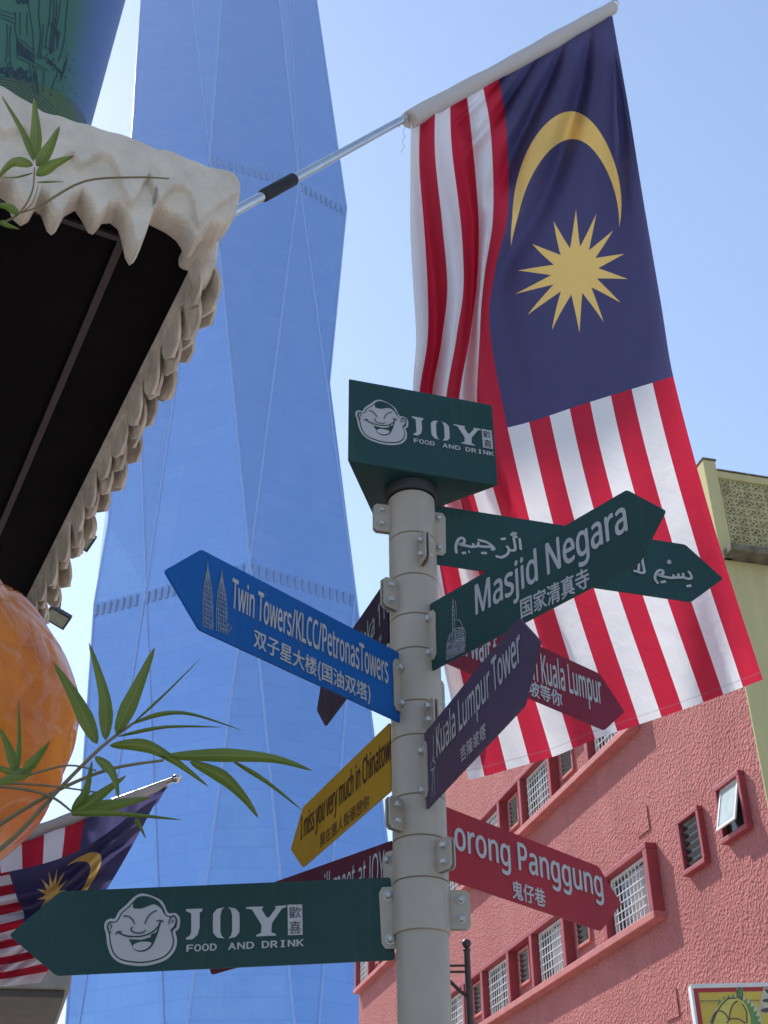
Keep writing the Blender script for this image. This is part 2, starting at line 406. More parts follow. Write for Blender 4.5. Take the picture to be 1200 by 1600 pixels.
# ------------------------------------------------------------------ pink and yellow corner building
CX, CY = 5.18, 16.0
WD = azv(-15); WN = azv(-105); FD = azv(75); FN = azv(165)
def corner_building():
    o = Vector((CX, CY, 0))
    t = thing('corner_building', 'pink stucco building with a yellow street front and barred windows', 'building', o)
    H = 13.35
    b = MB(); b.box(o, WD, Z, WN, 0, 23.5, 0, 12.9, -9, 0); b.box(o, WD, Z, WN, .12, 23.5, 12.9, H, -.3, 0)
    b.build('wall', M['pink'], t)
    y = MB(); y.box(o, FD, Z, FN, 0.0, 9, 0, 11.42, 0.004, .03); y.build('facade', M['wallyellow'], t)
    p = MB(); p.box(o, FD, Z, FN, -.03, .19, 11.42, 13.28, -.25, .10); p.box(o, FD, Z, FN, .19, 9, 12.98, 13.12, -.2, .07)
    p.build('parapet', M['wallyellow'], t, bevel=.015)
    l = MB(); l.box(o, FD, Z, FN, .02, 9, 11.42, 11.55, -.1, .34); l.build('ledge', M['stain'], t, bevel=.02)
    cp = MB(); cp.box(o, FD, Z, FN, -.045, .205, 13.282, 13.31, -.27, .12); cp.box(o, FD, Z, FN, .207, 9, 13.122, 13.145, -.22, .09); cp.build('coping', M['stain'], t, bevel=.006)
    # pierced block screen
    s = MB(); pitch, ph = .186, .1765; z0 = 11.55
    rows = 8
    for r in range(rows):
        for c in range(14):
            x, zc = .30 + pitch * (c + .5) - .06, z0 + .02 + ph * (r + .5)
            if zc + ph / 2 > 12.99: continue
            hx, hz = pitch / 2 - .002, ph / 2 - .002; O = o + FD * x + Z * zc
            d0 = rnd.uniform(-.004, .004)
            for (x0, x1, a, e) in ((-hx, hx, hz - .016, hz), (-hx, hx, -hz, -hz + .016), (-hx, -hx + .016, -hz + .016, hz - .016), (hx - .016, hx, -hz + .016, hz - .016)):
                s.box(O, FD, Z, FN, x0, x1, a, e, -.05, .035 + d0)
            for k in range(4):
                an = k * math.pi / 2; A = FD * math.cos(an) + Z * math.sin(an); B = -FD * math.sin(an) + Z * math.cos(an)
                s.prism(O, A, B, FN, [(.032, -.008), (hx - .014, -.028), (hx - .014, .028), (.032, .008)], -.045, .028 + d0)
                A2 = (A + B).normalized(); B2 = (B - A).normalized()
                s.box(O, A2, B2, FN, .036, hx * 1.28, -.0075, .0075, -.045, .026 + d0)
            k = 14; ring = [(math.cos(2 * math.pi * q / k), math.sin(2 * math.pi * q / k)) for q in range(k)]
            for q in range(k):
                a, e = ring[q], ring[(q + 1) % k]
                s.prism(O, FD, Z, FN, [(a[0] * .026, a[1] * .026), (a[0] * .042, a[1] * .042), (e[0] * .042, e[1] * .042), (e[0] * .026, e[1] * .026)], -.045, .033 + d0)
    s.build('block_screen', M['block'], t)
    v = MB(); v.box(o, FD, Z, FN, .19, 9, 11.55, 12.98, -.2, -.10); v.build('screen_backing', M['void'], t)
    ys = MB(); ys.box(o, FD, Z, FN, .19, .235, 11.55, 12.98, -.1, .03); ys.build('screen_post', M['wallyellow'], t)
    # long framed window rows on the pink side
    PR = .20
    bigs = [(3.73, 4.98), (7.27, 8.45), (10.24, 11.45), (13.2, 14.4), (16.1, 17.3), (19.0, 20.2), (21.9, 23.0)]
    small = [(6.2, 6.68), (9.2, 9.66), (12.15, 12.6), (15.0, 15.45), (17.9, 18.35), (20.8, 21.25)]
    for zb in (6.88, 10.05):
        fr = MB(); sl_ = MB()
        sl_.box(o, WD, Z, WN, 3.32, 23.45, zb, zb + .12, -.02, PR)
        fr.box(o, WD, Z, WN, 3.32, 23.45, zb + 1.10, zb + 1.20, -.02, PR)
        fr.box(o, WD, Z, WN, 3.32, 3.47, zb + .12, zb + 1.10, -.02, PR - .004)
        for i, (a, e) in enumerate(bigs):
            if i: fr.box(o, WD, Z, WN, a - .34, a - .2, zb + .12, zb + 1.10, -.02, PR - .004)
            fr.box(o, WD, Z, WN, e + .12, min(23.44, e + .26), zb + .12, zb + 1.10, -.02, PR - .004)
        sl_.build('window_sill', M['sill'], t, bevel=.012); fr.build('window_surround', M['redframe'], t, bevel=.012)
        for a, e in bigs:
            zt = zb + 1.10; z1 = zb + .13
            f = MB()
            for (x0, x1, q0, q1) in ((a - .06, a, z1, zt - .01), (e, e + .06, z1, zt - .01), (a, e, zt - .06, zt - .01), (a, e, z1, z1 + .05)):
                f.box(o, WD, Z, WN, x0, x1, q0, q1, 0, .06)
            f.box(o, WD, Z, WN, (a + e) / 2 - .03, (a + e) / 2 + .03, z1 + .05, zt - .06, 0, .045)
            wf = f.build('window', M['grille'], t)
            pn = MB(); pn.box(o, WD, Z, WN, a, e, z1 + .05, zt - .06, .004, .012); pn.build('pane', M['pane'], wf)
            gr = MB(); nb = 9
            for k in range(1, nb): 
                x = a + (e - a) * k / nb; gr.box(o, WD, Z, WN, x - .009, x + .009, z1 + .05, zt - .06, .07, .085)
            for k in range(1, 6):
                q = z1 + .05 + (zt - z1 - .11) * k / 6; gr.box(o, WD, Z, WN, a, e, q - .007, q + .007, .086, .097)
            gr.build('grille', M['grille'], wf)
            if (a + zb) % 2 < 1.1:
                cu = MB(); pts = []
                for k in range(25):
                    x = a + .05 + (e - a) * .45 * k / 24; pts.append([o + WD * x + Z * q + WN * (.022 + .01 * math.sin(k * 1.6)) for q in (z1 + .08, zt - .1)])
                cu.grid(pts); cu.build('curtain', M['canvas'], wf)
        for a, e in small:
            box_window(t, o, a, e, zb + .42, zb + 1.0, .05, M['sill'])
    for dz in (0, 3.17):
        box_window(t, o, 1.78, 2.35, 7.32 + dz, 8.04 + dz, .10, M['redframe'], rim=.075)
        box_window(t, o, .5, 1.1, 7.40 + dz, 8.10 + dz, .10, M['redframe'], rim=.075, casement=True)
    vc = MB(); vc.box(o, WD, Z, WN, 3.45, 3.9, 8.35, 8.75, -.01, .02); vc.build('vent_cover', M['pink'], t)
    vc = MB(); vc.box(o, WD, Z, WN, 3.3, 3.75, 5.45, 5.85, -.01, .02); vc.build('vent_cover', M['pink'], t)
    cb = MB(); cb.tube([o + WD * s_ + WN * .03 + Z * (5.0 + .12 * s_ - .03 * math.sin(s_ * 1.2)) for s_ in np.linspace(-.1, 2.6, 14)], .012, 6); cb.build('cable', M['black'], t)
def box_window(t, o, a, e, z0, z1, pr, m, rim=.06, casement=False):
    f = MB()
    f.box(o, WD, Z, WN, a - rim, e + rim, z0 - rim, z0, -.01, pr + .01); f.box(o, WD, Z, WN, a - rim, e + rim, z1, z1 + rim, -.01, pr)
    f.box(o, WD, Z, WN, a - rim, a, z0, z1, -.01, pr - .003); f.box(o, WD, Z, WN, e, e + rim, z0, z1, -.01, pr - .003)
    wf = f.build('window', m, t, bevel=.01)
    p = MB(); p.box(o, WD, Z, WN, a, e, z0, z1, .004, .012); p.build('pane', M['pane'], wf)
    if casement:
        c = MB(); O = o + WD * a + Z * z1; Yv = (-Z * .965 + WN * .26).normalized(); Nv = (WN * .965 + Z * .26).normalized()
        W_, H_ = e - a - .06, (z1 - z0) * .92
        O = O + WD * .03 + WN * .02
        for (x0, x1, q0, q1) in ((0, W_, 0, .03), (0, W_, H_ - .04, H_), (0, .03, .03, H_ - .04), (W_ - .04, W_, .03, H_ - .04)):
            c.box(O, WD, Yv, Nv, x0, x1, q0, q1, 0, .025)
        c.build('casement', M['grille'], wf)
        gl = MB(); gl.box(O, WD, Yv, Nv, .03, W_ - .04, .03, H_ - .04, .008, .014); gl.build('casement_glass', M['frost'], wf)
    else:
        l = MB(); n = 6
        for k in range(n):
            zc = z0 + (z1 - z0) * (k + .5) / n
            O = o + WD * a + Z * zc + WN * .03; Yv = (Z * .8 + WN * .6).normalized(); Nv = (WN * .8 - Z * .6).normalized()
            l.box(O, WD, Yv, Nv, 0, e - a, -.04, .04, 0, .006)
        l.build('louvre', M['slat'], wf)
M['frost'] = mat('frosted_glass', (.45, .52, .50), .25, var=.1, vscale=6)
M['slat'] = mat('smoked_louvre_glass', (.05, .05, .055), .15, var=.3, vscale=9)
corner_building()

# ------------------------------------------------------------------ signpost
PXC, PYC = .074, 2.70
PC = Vector((PXC, PYC, 0))
def signpost():
    t = thing('signpost', 'cream steel signpost pole carrying all the street arrows', 'signpost', PC)
    b = MB(); b.lathe(PC, Z, [(.0572, 0), (.0572, 3.462)], 48); b.build('pole', M['pole'], t, smooth=40)
    c = MB(); c.lathe(PC, Z, [(.058, 3.452), (.067, 3.452), (.070, 3.458), (.070, 3.484), (.058, 3.484)], 40); c.build('collar', M['collar'], t, smooth=40)
    b = MB(); b.lathe(PC, Z, [(.0572, 0.002), (.12, 0.002), (.12, .018), (.0572, .018)], 32); b.build('base_plate', M['pole'], t)
signpost()

SANS = CJK = None
try:                                           # fonts that ship inside Blender
    _fd = bpy.utils.system_resource('DATAFILES', path='fonts')
    SANS = bpy.data.fonts.load(os.path.join(_fd, 'NotoSansMath-Regular.woff2'))
    CJK = bpy.data.fonts.load(os.path.join(_fd, 'Noto Sans CJK Regular.woff2'))
except Exception: pass
_cap = {}
def text_mesh(body, bold=0.0, font=None):
    han = any(ord(ch) > 0x2e80 for ch in body)
    font = CJK if han else SANS
    if han not in _cap:
        _cap[han] = 1; _cap[han] = max(v[1] for v in text_mesh('国' if han else 'H', 0)[0])
    c = bpy.data.curves.new('t', 'FONT'); c.body = body; c.size = 1; c.resolution_u = 6
    if font: c.font = font
    ob = bpy.data.objects.new('t', c); COL.objects.link(ob)
    bpy.context.view_layer.update()
    me = bpy.data.meshes.new_from_object(ob.evaluated_get(bpy.context.evaluated_depsgraph_get()))
    vs = [(v.co.x, v.co.y) for v in me.vertices]; fs = []
    for p in me.polygons:
        q = list(p.vertices)
        a = sum(vs[q[i]][0] * vs[q[(i + 1) % len(q)]][1] - vs[q[(i + 1) % len(q)]][0] * vs[q[i]][1] for i in range(len(q)))
        fs.append(q if a > 0 else q[::-1])
    bpy.data.objects.remove(ob); bpy.data.curves.remove(c); bpy.data.meshes.remove(me)
    return vs, fs
class Plane:
    """board plane: X to the camera's right, Y up, N to the viewer; origin o"""
    def __init__(s, o, X, Y): s.o = o; s.X = X; s.Y = Y; s.N = X.cross(Y).normalized()
    def px(s, x, y):
        d = Vector(ray(x, y)); e = Vector((0, 0, EYE)); tt = (s.o - e).dot(s.N) / d.dot(s.N)
        q = e + d * tt - s.o; return q.dot(s.X), q.dot(s.Y)
    def text(s, mb, body, p0, p1, ptop, n, bold=.012, font=None, ref=None, cap='H', shear=0):
        """p0: left baseline, p1: right baseline, ptop: y of cap top above p0. ref: sub-string that spans p0..p1 at the right end of body"""
        cap_h = max(v[1] for v in text_mesh(cap, bold, font)[0]) if cap else .73
        vs, fs = text_mesh(body, bold, font)
        x1 = max(v[0] for v in vs); x0 = min(v[0] for v in vs)
        w = x1 - x0
        if ref:
            r = text_mesh(ref, bold, font)[0]; w = max(v[0] for v in r) - min(v[0] for v in r)
        ang = (p1[1] - p0[1]) / (p1[0] - p0[0]); sx = (p1[0] - p0[0]) / w; sy = ptop / cap_h
        d = bold * ptop * min(1, 1.15 * sx / sy); e_ = bold * ptop * .7
        for q, (ox, oy) in enumerate(((0, 0), (-d, 0), (d, 0), (0, e_), (0, -e_)) if bold else ((0, 0),)):
            out = []
            for a, b in vs:
                X_ = p1[0] + (a - x1) * sx; Y_ = p1[1] + ang * (X_ - p1[0]) + b * sy
                out.append(s.o + s.X * (X_ + ox) + s.Y * (Y_ + oy) + s.N * (n + .00012 * q))
            mb.add(out, fs)

# ---- the laughing-face shop logo, laid out on the lower board and reused on the box
def z3(p): return (p[0] / 3.3333, 1340 + p[1] / 3.3333)
def z8(p): return (100 + p[0] / 2.2222, 900 + p[1] / 2.2222)
FACE_OUT = [(745, 188), (800, 203), (848, 232), (876, 288), (915, 290), (938, 320), (932, 370), (914, 388), (922, 425), (915, 475), (880, 522), (830, 548), (760, 564), (690, 563), (622, 547), (580, 512), (559, 455), (553, 402), (543, 365), (550, 332), (576, 318), (598, 318), (620, 280), (656, 248), (688, 215), (714, 196)]
def smooth_closed(p, k=4):
    n = len(p); out = []
    for i in range(n):
        a, b, c, d = p[i - 1], p[i], p[(i + 1) % n], p[(i + 2) % n]
        for j in range(k):
            t = j / k
            out.append(tuple(.5 * ((2 * b[m]) + (-a[m] + c[m]) * t + (2 * a[m] - 5 * b[m] + 4 * c[m] - d[m]) * t * t + (-a[m] + 3 * b[m] - 3 * c[m] + d[m]) * t ** 3) for m in (0, 1)))
    return out
def smooth_open(p, k=6):
    q = [p[0]] + list(p) + [p[-1]]; out = []
    for i in range(1, len(q) - 2):
        a, b, c, d = q[i - 1], q[i], q[i + 1], q[i + 2]
        for j in range(k):
            t = j / k
            out.append(tuple(.5 * ((2 * b[m]) + (-a[m] + c[m]) * t + (2 * a[m] - 5 * b[m] + 4 * c[m] - d[m]) * t * t + (-a[m] + 3 * b[m] - 3 * c[m] + d[m]) * t ** 3) for m in range(len(b))))
    return out + [tuple(p[-1])]
def inset(p, d):
    n = len(p); out = []
    for i in range(n):
        a, b = p[i - 2], p[(i + 2) % n]; dx, dy = b[0] - a[0], b[1] - a[1]; L = math.hypot(dx, dy) or 1
        out.append((p[i][0] - dy / L * d, p[i][1] + dx / L * d))     # outline runs clockwise on the page (y down)
    return out
LOGO_FACE = {'sheets': [], 'strokes': []}
fo = smooth_closed(FACE_OUT)
LOGO_FACE['sheets'] += [('L', fo), ('D', inset(fo, 15)), ('L2', inset(fo, 22))]
LOGO_FACE['sheets'] += [('D2', smooth_closed([(694, 262), (700, 226), (730, 204), (775, 205), (822, 226), (850, 262), (862, 292), (842, 268), (805, 246), (768, 256), (742, 266), (716, 268)])),
    ('D2', smooth_closed([(676, 424), (735, 430), (785, 408), (815, 372), (832, 338), (830, 372), (812, 425), (792, 465), (760, 488), (725, 492), (698, 478), (684, 450)], 3)),
    ('L3', smooth_closed([(692, 462), (718, 445), (752, 440), (789, 446), (777, 468), (745, 485), (708, 482)], 3)),
    ('L3', [(680, 413), (735, 415), (786, 398), (786, 416), (740, 430), (680, 428)]),
    ('L3', smooth_closed([(800, 376), (826, 352), (818, 384), (804, 398)], 3))]
LOGO_FACE['strokes'] += [([(643, 308), (668, 308), (690, 325), (704, 350)], 5), ([(818, 278), (790, 292), (768, 318), (755, 350)], 5),
    ([(694, 363), (683, 376), (696, 390), (722, 396), (748, 391), (760, 378)], 5), ([(605, 404), (612, 390), (635, 388)], 5),
    ([(614, 390), (650, 408), (690, 414), (740, 412), (790, 394), (826, 362), (838, 334)], 6), ([(816, 334), (838, 330), (854, 338)], 5),
    ([(587, 340), (570, 344), (562, 364), (568, 386), (582, 392)], 5), ([(574, 350), (584, 360), (574, 376)], 4), ([(880, 352), (889, 318), (906, 306), (919, 326), (911, 360), (888, 384)], 5), ([(905, 325), (896, 345)], 4),
    ([(708, 238), (722, 250), (716, 240), (730, 246)], 4)]
J = [(424, 1157), (481, 1155), (481, 1163), (471, 1170), (471, 1222), (464, 1246), (446, 1262), (424, 1263), (424, 1257), (436, 1250), (442, 1238), (442, 1172), (424, 1164)]
O1 = [(558, 1151), (532, 1156), (518, 1172), (517, 1205), (518, 1240), (532, 1256), (558, 1259), (547, 1250), (543, 1232), (543, 1180), (548, 1160)]
O2 = [(570, 1151), (595, 1155), (609, 1170), (610, 1205), (609, 1238), (595, 1254), (570, 1259), (580, 1249), (584, 1232), (584, 1178), (580, 1160)]
Y1 = [(633, 1150), (690, 1148), (692, 1152), (686, 1158), (704, 1186), (712, 1186), (737, 1152), (730, 1147), (772, 1144), (772, 1150), (757, 1155), (722, 1206), (720, 1238), (736, 1244), (736, 1249), (668, 1252), (668, 1247), (684, 1240), (686, 1212), (652, 1158), (633, 1156)]
SEAL = [(776, 1142), (827, 1141), (829, 1246), (778, 1248)]
def draw_logo(pl, P, n0, parent, tiny=1.0):
    """P maps a photo pixel of the lower board to (x, y) on plane pl"""
    f = lambda pts: [P(*z3(q)) for q in pts]
    sc = abs(P(300, 1450)[0] - P(200, 1450)[0]) / 100
    e = MB()
    lift = {'L': 0, 'D': 1, 'L2': 2, 'D2': 3, 'L3': 4}
    for k, pts in LOGO_FACE['sheets']:
        e.m = 0 if k[0] == 'L' else 1
        e.sheet(pl.o, pl.X, pl.Y, pl.N, f(pts), n0 + .0007 * lift[k])
    e.m = 1
    for i, (pts, wd) in enumerate(LOGO_FACE['strokes']):
        e.ribbon(pl.o, pl.X, pl.Y, pl.N, smooth_open(f(pts)), wd / 3.333 * sc * 1.25, n0 + .0036 + .0001 * i)
    e.build('emblem', [M['reflective'], parent['_mat']], parent)
    b = MB(); b.m = 0
    g8 = lambda pts: [P(*z8(q)) for q in pts]
    for pts in (J, O1, O2, Y1): b.sheet(pl.o, pl.X, pl.Y, pl.N, g8(pts), n0)
    b.m = 0; b.sheet(pl.o, pl.X, pl.Y, pl.N, g8(SEAL), n0)
    p0, p1 = P(*z8((426, 1305))), P(*z8((833, 1285)))
    capt = P(*z8((426, 1282)))[1] - p0[1]
    words = [('FOOD', 426, 529), ('AND', 571, 659), ('DRINK', 688, 832)]
    for wd, xa, xb in words:
        k = len(wd); step = (xb - xa) / (k - .22)
        for i, ch in enumerate(wd):
            xa_ = xa + i * step; xb_ = xa_ + step * (.78 if ch != 'I' else .62); xa_ += step * (.16 if ch == 'I' else 0)
            yl = lambda x: 1305 - (x - 426) / (833 - 426) * 20
            q0, q1 = P(*z8((xa_, yl(xa_)))), P(*z8((xb_, yl(xb_))))
            pl.text(b, ch, q0, q1, capt, n0, bold=.06, font=SANS)
    b.m = 1
    q0, q1 = P(*z8((781, 1186))), P(*z8((823, 1184))); pl.text(b, '歡', q0, q1, abs(P(*z8((781, 1148)))[1] - q0[1]) * .95, n0 + .0008, bold=.0, cap='歡')
    q0, q1 = P(*z8((782, 1240))), P(*z8((824, 1238))); pl.text(b, '喜', q0, q1, abs(P(*z8((781, 1198)))[1] - q0[1]) * .95, n0 + .0008, bold=.0, cap='喜')
    b.build('lettering', [M['reflective'], M['blacktext']], parent)

FIT = {
'bism':(75.66,0.1356,2.7160,3.4510,0.1866,0.7332,0.7265,0.8353,0.490,-1.51),
'masj':(141.87,0.1087,2.6556,3.1069,0.1835,0.6628,0.6711,0.7546,0.467,-1.66),
'wait':(49.44,0.1438,2.7396,3.1678,0.1748,0.6122,0.6112,0.7072,0.492,-1.54),
'kltw':(162.97,0.0872,2.6447,2.7543,0.1819,0.5892,0.5808,0.6756,0.481,-0.42),
'loro':(43.75,0.1380,2.7426,2.6153,0.1701,0.6016,0.5854,0.6916,0.536,-0.48),
'twin':(-140.18,0.0346,2.6565,2.9745,0.1844,0.6515,0.6405,0.7427,0.510,-1.11),
'merd':(-19.78,0.0075,2.7546,3.2471,0.1896,0.5805,0.5465,0.6344,0.466,-0.19),
'yell':(-24.18,0.0096,2.7533,2.8353,0.1741,0.6013,0.5915,0.6920,0.477,-0.94),
'maro':(-41.13,0.0113,2.7412,2.5360,0.1847,0.6989,0.7146,0.7645,0.508,1.51),
'joy':(-92.18,0.0107,2.7071,2.4403,0.1782,0.7274,0.7201,0.8286,0.497,-2.53)}
BAND = {'bism':(3.318,3.448),'merd':(3.192,3.316),'wait':(3.077,3.190),'masj':(2.982,3.075),'twin':(2.842,2.980),'yell':(2.755,2.840),'kltw':(2.611,2.753),'loro':(2.515,2.609),'maro':(2.422,2.513),'joy':(2.310,2.420)}
TH = .005
def bolt(parent, p, n, r=.0095):
    b = MB(); b.lathe(p, n, [(r * 1.25, 0), (r * 1.25, .002), (r * 1.0, .0025)], 20)
    b.lathe(p + n * .0025, n, [(r, 0), (r, .006), (r * .8, .0085), (r * .35, .010)], 6)
    b.build('bolt', M['bolt'], parent, smooth=35)
def board(key, label, m, ext=0.0, plate=True):
    az, x0, Y, zt, h, L1, L2, T, tz, dr = FIT[key]
    a, dr = math.radians(az), math.radians(dr)
    u = Vector((math.sin(a) * math.cos(dr), math.cos(a) * math.cos(dr), math.sin(dr)))
    o = Vector((x0, Y, zt - h / 2))
    right = u.x > 0
    X = u if right else -u; V = X.cross(Z).cross(X).normalized()
    pl = Plane(o, X, V); sg = 1 if right else -1
    t = thing('direction_sign', label, 'sign', o, 'arrow signs on the signpost'); t['_mat'] = m
    pts = [(-ext * sg, h / 2), (L1 * sg, h / 2), (T * sg, h * (tz - .5)), (L2 * sg, -h / 2), (-ext * sg, -h / 2)]
    # front face in the printed colour, rounded corners
    def rounded(p, r=.008):
        out = []; n = len(p)
        for i in range(n):
            q = Vector(p[i]); a_ = (Vector(p[i - 1]) - q).normalized() * r; b_ = (Vector(p[(i + 1) % n]) - q).normalized() * r
            for s_ in (0, .25, .5, .75, 1): 
                w_ = (1 - s_) ** 2 * (q + a_) + 2 * s_ * (1 - s_) * q + s_ * s_ * (q + b_); out.append((w_.x, w_.y))
        return out
    b = MB(); b.prism(o, X, V, pl.N, rounded(pts), -TH, 0); b.build('panel', m, t)
    # clamp: band round the pole, plate on the board, ear on the far side, bolts
    z0, z1 = BAND[key]; zc = (z0 + z1) / 2
    c = MB(); R_ = .0622
    c.lathe(PC, Z, [(R_ - .002, z0), (R_, z0 + .0015), (R_, z1 - .0015), (R_ - .002, z1)], 48)
    cl = c.build('clamp_band', M['pole'], t, smooth=40)
    hd = azv(az)
    front = pl.N.copy()
    pb = MB(); hp = min(.135, h * .75)
    bk = key in ('yell', 'merd', 'wait', 'loro')          # these boards are bolted on behind the pole
    PN = -pl.N if bk else pl.N; po = o - pl.N * TH if bk else o
    pb.prism(po, X * sg, V, PN, [(-.035, -hp / 2), (.020, -hp / 2), (.028, -hp / 2 + .012), (.028, hp / 2 - .012), (.020, hp / 2), (-.035, hp / 2)], .0005, .0055)
    pp = pb.build('bracket_plate', M['pole'], t, bevel=.0012)
    for k in (-1, 1): bolt(pp, po + X * sg * .008 + V * (k * .047) + PN * .0055, PN)
    # ear
    e = -hd; side = e.cross(Z); hb = min(.085, (z1 - z0) * .80); eo = PC + Z * zc
    eb = MB()
    for sd_ in (-1, 1):
        eb.prism(eo + side * sd_ * .0055, e, Z, side, [(.060, -hb / 2), (.098, -hb / 2), (.106, -hb / 2 + .008), (.106, hb / 2 - .008), (.098, hb / 2), (.060, hb / 2)], -.0022, .0022)
    ep = eb.build('clamp_ear', M['pole'], t, bevel=.001)
    for k in (-1, 1):
        for sd_ in (-1, 1): bolt(ep, eo + e * .086 + Z * (k * hb * .25) + side * sd_ * .0077, side * sd_, .008)
    return t, pl
LIFT = .0012
def lettering(t, pl, items, m):
    for it in items:
        b = MB(); pl.text(b, it['t'], pl.px(*it['a']), pl.px(*it['b']), pl.px(*it['c'])[1] - pl.px(*it['a'])[1], LIFT, bold=it.get('bold', .03), font=it.get('font', SANS), ref=it.get('ref'), cap=it.get('cap', 'H'))
        b.build('lettering', m, t)
def line_art(t, pl, polys, wpx, m=None):
    """grey printed emblem from pixel polylines"""
    b = MB(); P = pl.px; sc = (Vector(P(601, 1001)) - Vector(P(600, 1000))).length / 1.414
    for i, pts in enumerate(polys): b.ribbon(pl.o, pl.X, pl.Y, pl.N, [P(*q) for q in pts], wpx * sc, LIFT + .00006 * i, 1)
    b.build('emblem', m or M['etched'], t)

# 1 green board with handwritten Arabic
t, pl = board('bism', 'green arrow with white Arabic script pointing right under the triangular box', M['green'])
def arab(zs, ox, oy, k, strokes): return [[(ox + x / k, oy + y / k) for x, y in s] for s in strokes]
A1 = arab(0, 500, 560, 3.0, [
    [(640, 915), (636, 885), (645, 855), (662, 842), (676, 850), (672, 868), (652, 872), (690, 880), (715, 884), (718, 868)], [(715, 884), (738, 880), (742, 862)],
    [(738, 880), (770, 884), (796, 884), (816, 892)], [(738, 852), (765, 858), (790, 868), (816, 892), (800, 898)],
    [(664, 915), (684, 912)], [(694, 908), (702, 908)], [(754, 914), (782, 914)],
    [(872, 880), (884, 896), (878, 918), (850, 934), (822, 928)], [(846, 850), (870, 846)],
    [(884, 900), (908, 902), (914, 888), (906, 842)], [(902, 840), (924, 838)], [(892, 824), (898, 830), (904, 820), (910, 828), (918, 818)], [(940, 900), (934, 845)]])
A2 = arab(0, 1000, 700, 5.333, [
    [(150, 1135), (122, 1095), (130, 1050), (160, 1022), (190, 1030), (182, 1056), (150, 1062), (200, 1076), (270, 1086), (275, 1058)], [(270, 1084), (310, 1082), (318, 1050)], [(314, 1082), (352, 1080), (356, 1046)],
    [(352, 1080), (395, 1094), (425, 1086), (418, 1058), (398, 1030)], [(168, 1124), (212, 1116)], [(382, 1158), (424, 1150)], [(228, 952), (242, 946), (246, 958), (232, 962), (228, 952)],
    [(36, 1042), (24, 990), (10, 908)], [(-20, 1035), (-14, 980), (-28, 912)], [(36, 1042), (0, 1046), (-20, 1035)], [(-60, 1030), (-20, 1036)]])
b = MB(); sc = (Vector(pl.px(900, 900)) - Vector(pl.px(899, 900))).length
for i, s in enumerate(A1 + A2): b.ribbon(pl.o, pl.X, pl.Y, pl.N, smooth_open([pl.px(*q) for q in s], 5), 4.1 * sc, LIFT + .00012 * i, .8)
b.build('lettering', M['reflective'], t)
# 2 mosque
t, pl = board('masj', 'large green arrow lettered Masjid Negara, pointing up right across the flag', M['green'])
lettering(t, pl, [dict(t='Masjid Negara', a=(744.5, 960.5), b=(981, 828.5), c=(740, 917)), dict(t='国家清真寺', a=(815, 965), b=(922, 914), c=(813, 939), cap='国', bold=.028)], M['reflective'])
E2 = lambda pts: [(660 + x / 6, 920 + y / 6) for x, y in pts]
art = [E2(p) for p in [[(228, 668), (226, 590), (410, 535), (412, 582), (228, 668)], [(288, 410), (284, 200), (290, 90), (302, 200), (306, 405)], [(310, 300), (322, 280), (318, 160), (312, 110)],
    [(235, 590), (236, 520), (255, 440), (290, 400), (320, 372), (360, 362), (400, 380), (408, 420), (408, 535)], [(322, 300), (345, 290), (368, 320), (385, 372)], [(306, 410), (308, 570)], [(290, 400), (288, 580)]]
    + [[(240 + k * 12, 660 - k * 5), (240 + k * 12, 580 - k * 5)] for k in range(14)] + [[(232, 640 - k * 16), (408, 566 - k * 16)] for k in range(8)]
    + [[(318, 380 + k * 24), (350, 368 + k * 24), (404, 388 + k * 20)] for k in range(6)] + [[(320 + k * 18, 372 + (k % 2) * 20), (322 + k * 18, 540 - k * 6)] for k in range(5)] + [[(246, 470 + k * 22), (290, 430 + k * 26)] for k in range(5)] + [[(294, 120 + k * 40), (303, 140 + k * 40)] for k in range(7)]]
line_art(t, pl, art, .8)
# 3 waiting
t, pl = board('wait', 'crimson arrow about waiting in Kuala Lumpur, half hidden behind two other arrows', M['crimson'])
lettering(t, pl, [dict(t='I will wait for you in Kuala Lumpur', ref='Kuala Lumpur', a=(846.7, 1067), b=(940.7, 1100), c=(846.7, 1024)), dict(t='在吉隆坡等你', ref='坡等你', a=(826, 1084), b=(878, 1103.5), c=(826, 1062), cap='坡', bold=.028)], M['reflective'])
# 4 tower
t, pl = board('kltw', 'purple arrow lettered Kuala Lumpur Tower, pointing steeply towards the viewer', M['purple'])
lettering(t, pl, [dict(t='Kuala Lumpur Tower', a=(683.5, 1183), b=(815.5, 1031), c=(682, 1137)), dict(t='吉隆坡塔', a=(721, 1190), b=(760.7, 1150), c=(721, 1168), cap='吉', bold=.028)], M['reflective'])
line_art(t, pl, [[(678, 1150), (678, 1186)], [(676, 1190), (678, 1180), (680, 1190)], [(674, 1196), (677, 1188), (681, 1192), (681, 1199), (674, 1204), (674, 1196)], [(677, 1203), (676.4, 1225), (676, 1246)], [(679, 1202), (679.6, 1223), (680, 1243)]], .8, M['etched'])
# 5 lane
t, pl = board('loro', 'bright red arrow lettered Lorong Panggung below the crimson one', M['red'], ext=.035)
lettering(t, pl, [dict(t='L', a=(674, 1314), b=(690, 1319), c=(674, 1272)), dict(t='orong Panggung', cap='P', a=(710.5, 1326), b=(942, 1402), c=(709, 1282)), dict(t='鬼仔巷', a=(800.5, 1401), b=(852, 1416), c=(800.5, 1375.5), cap='鬼', bold=.028)], M['reflective'])
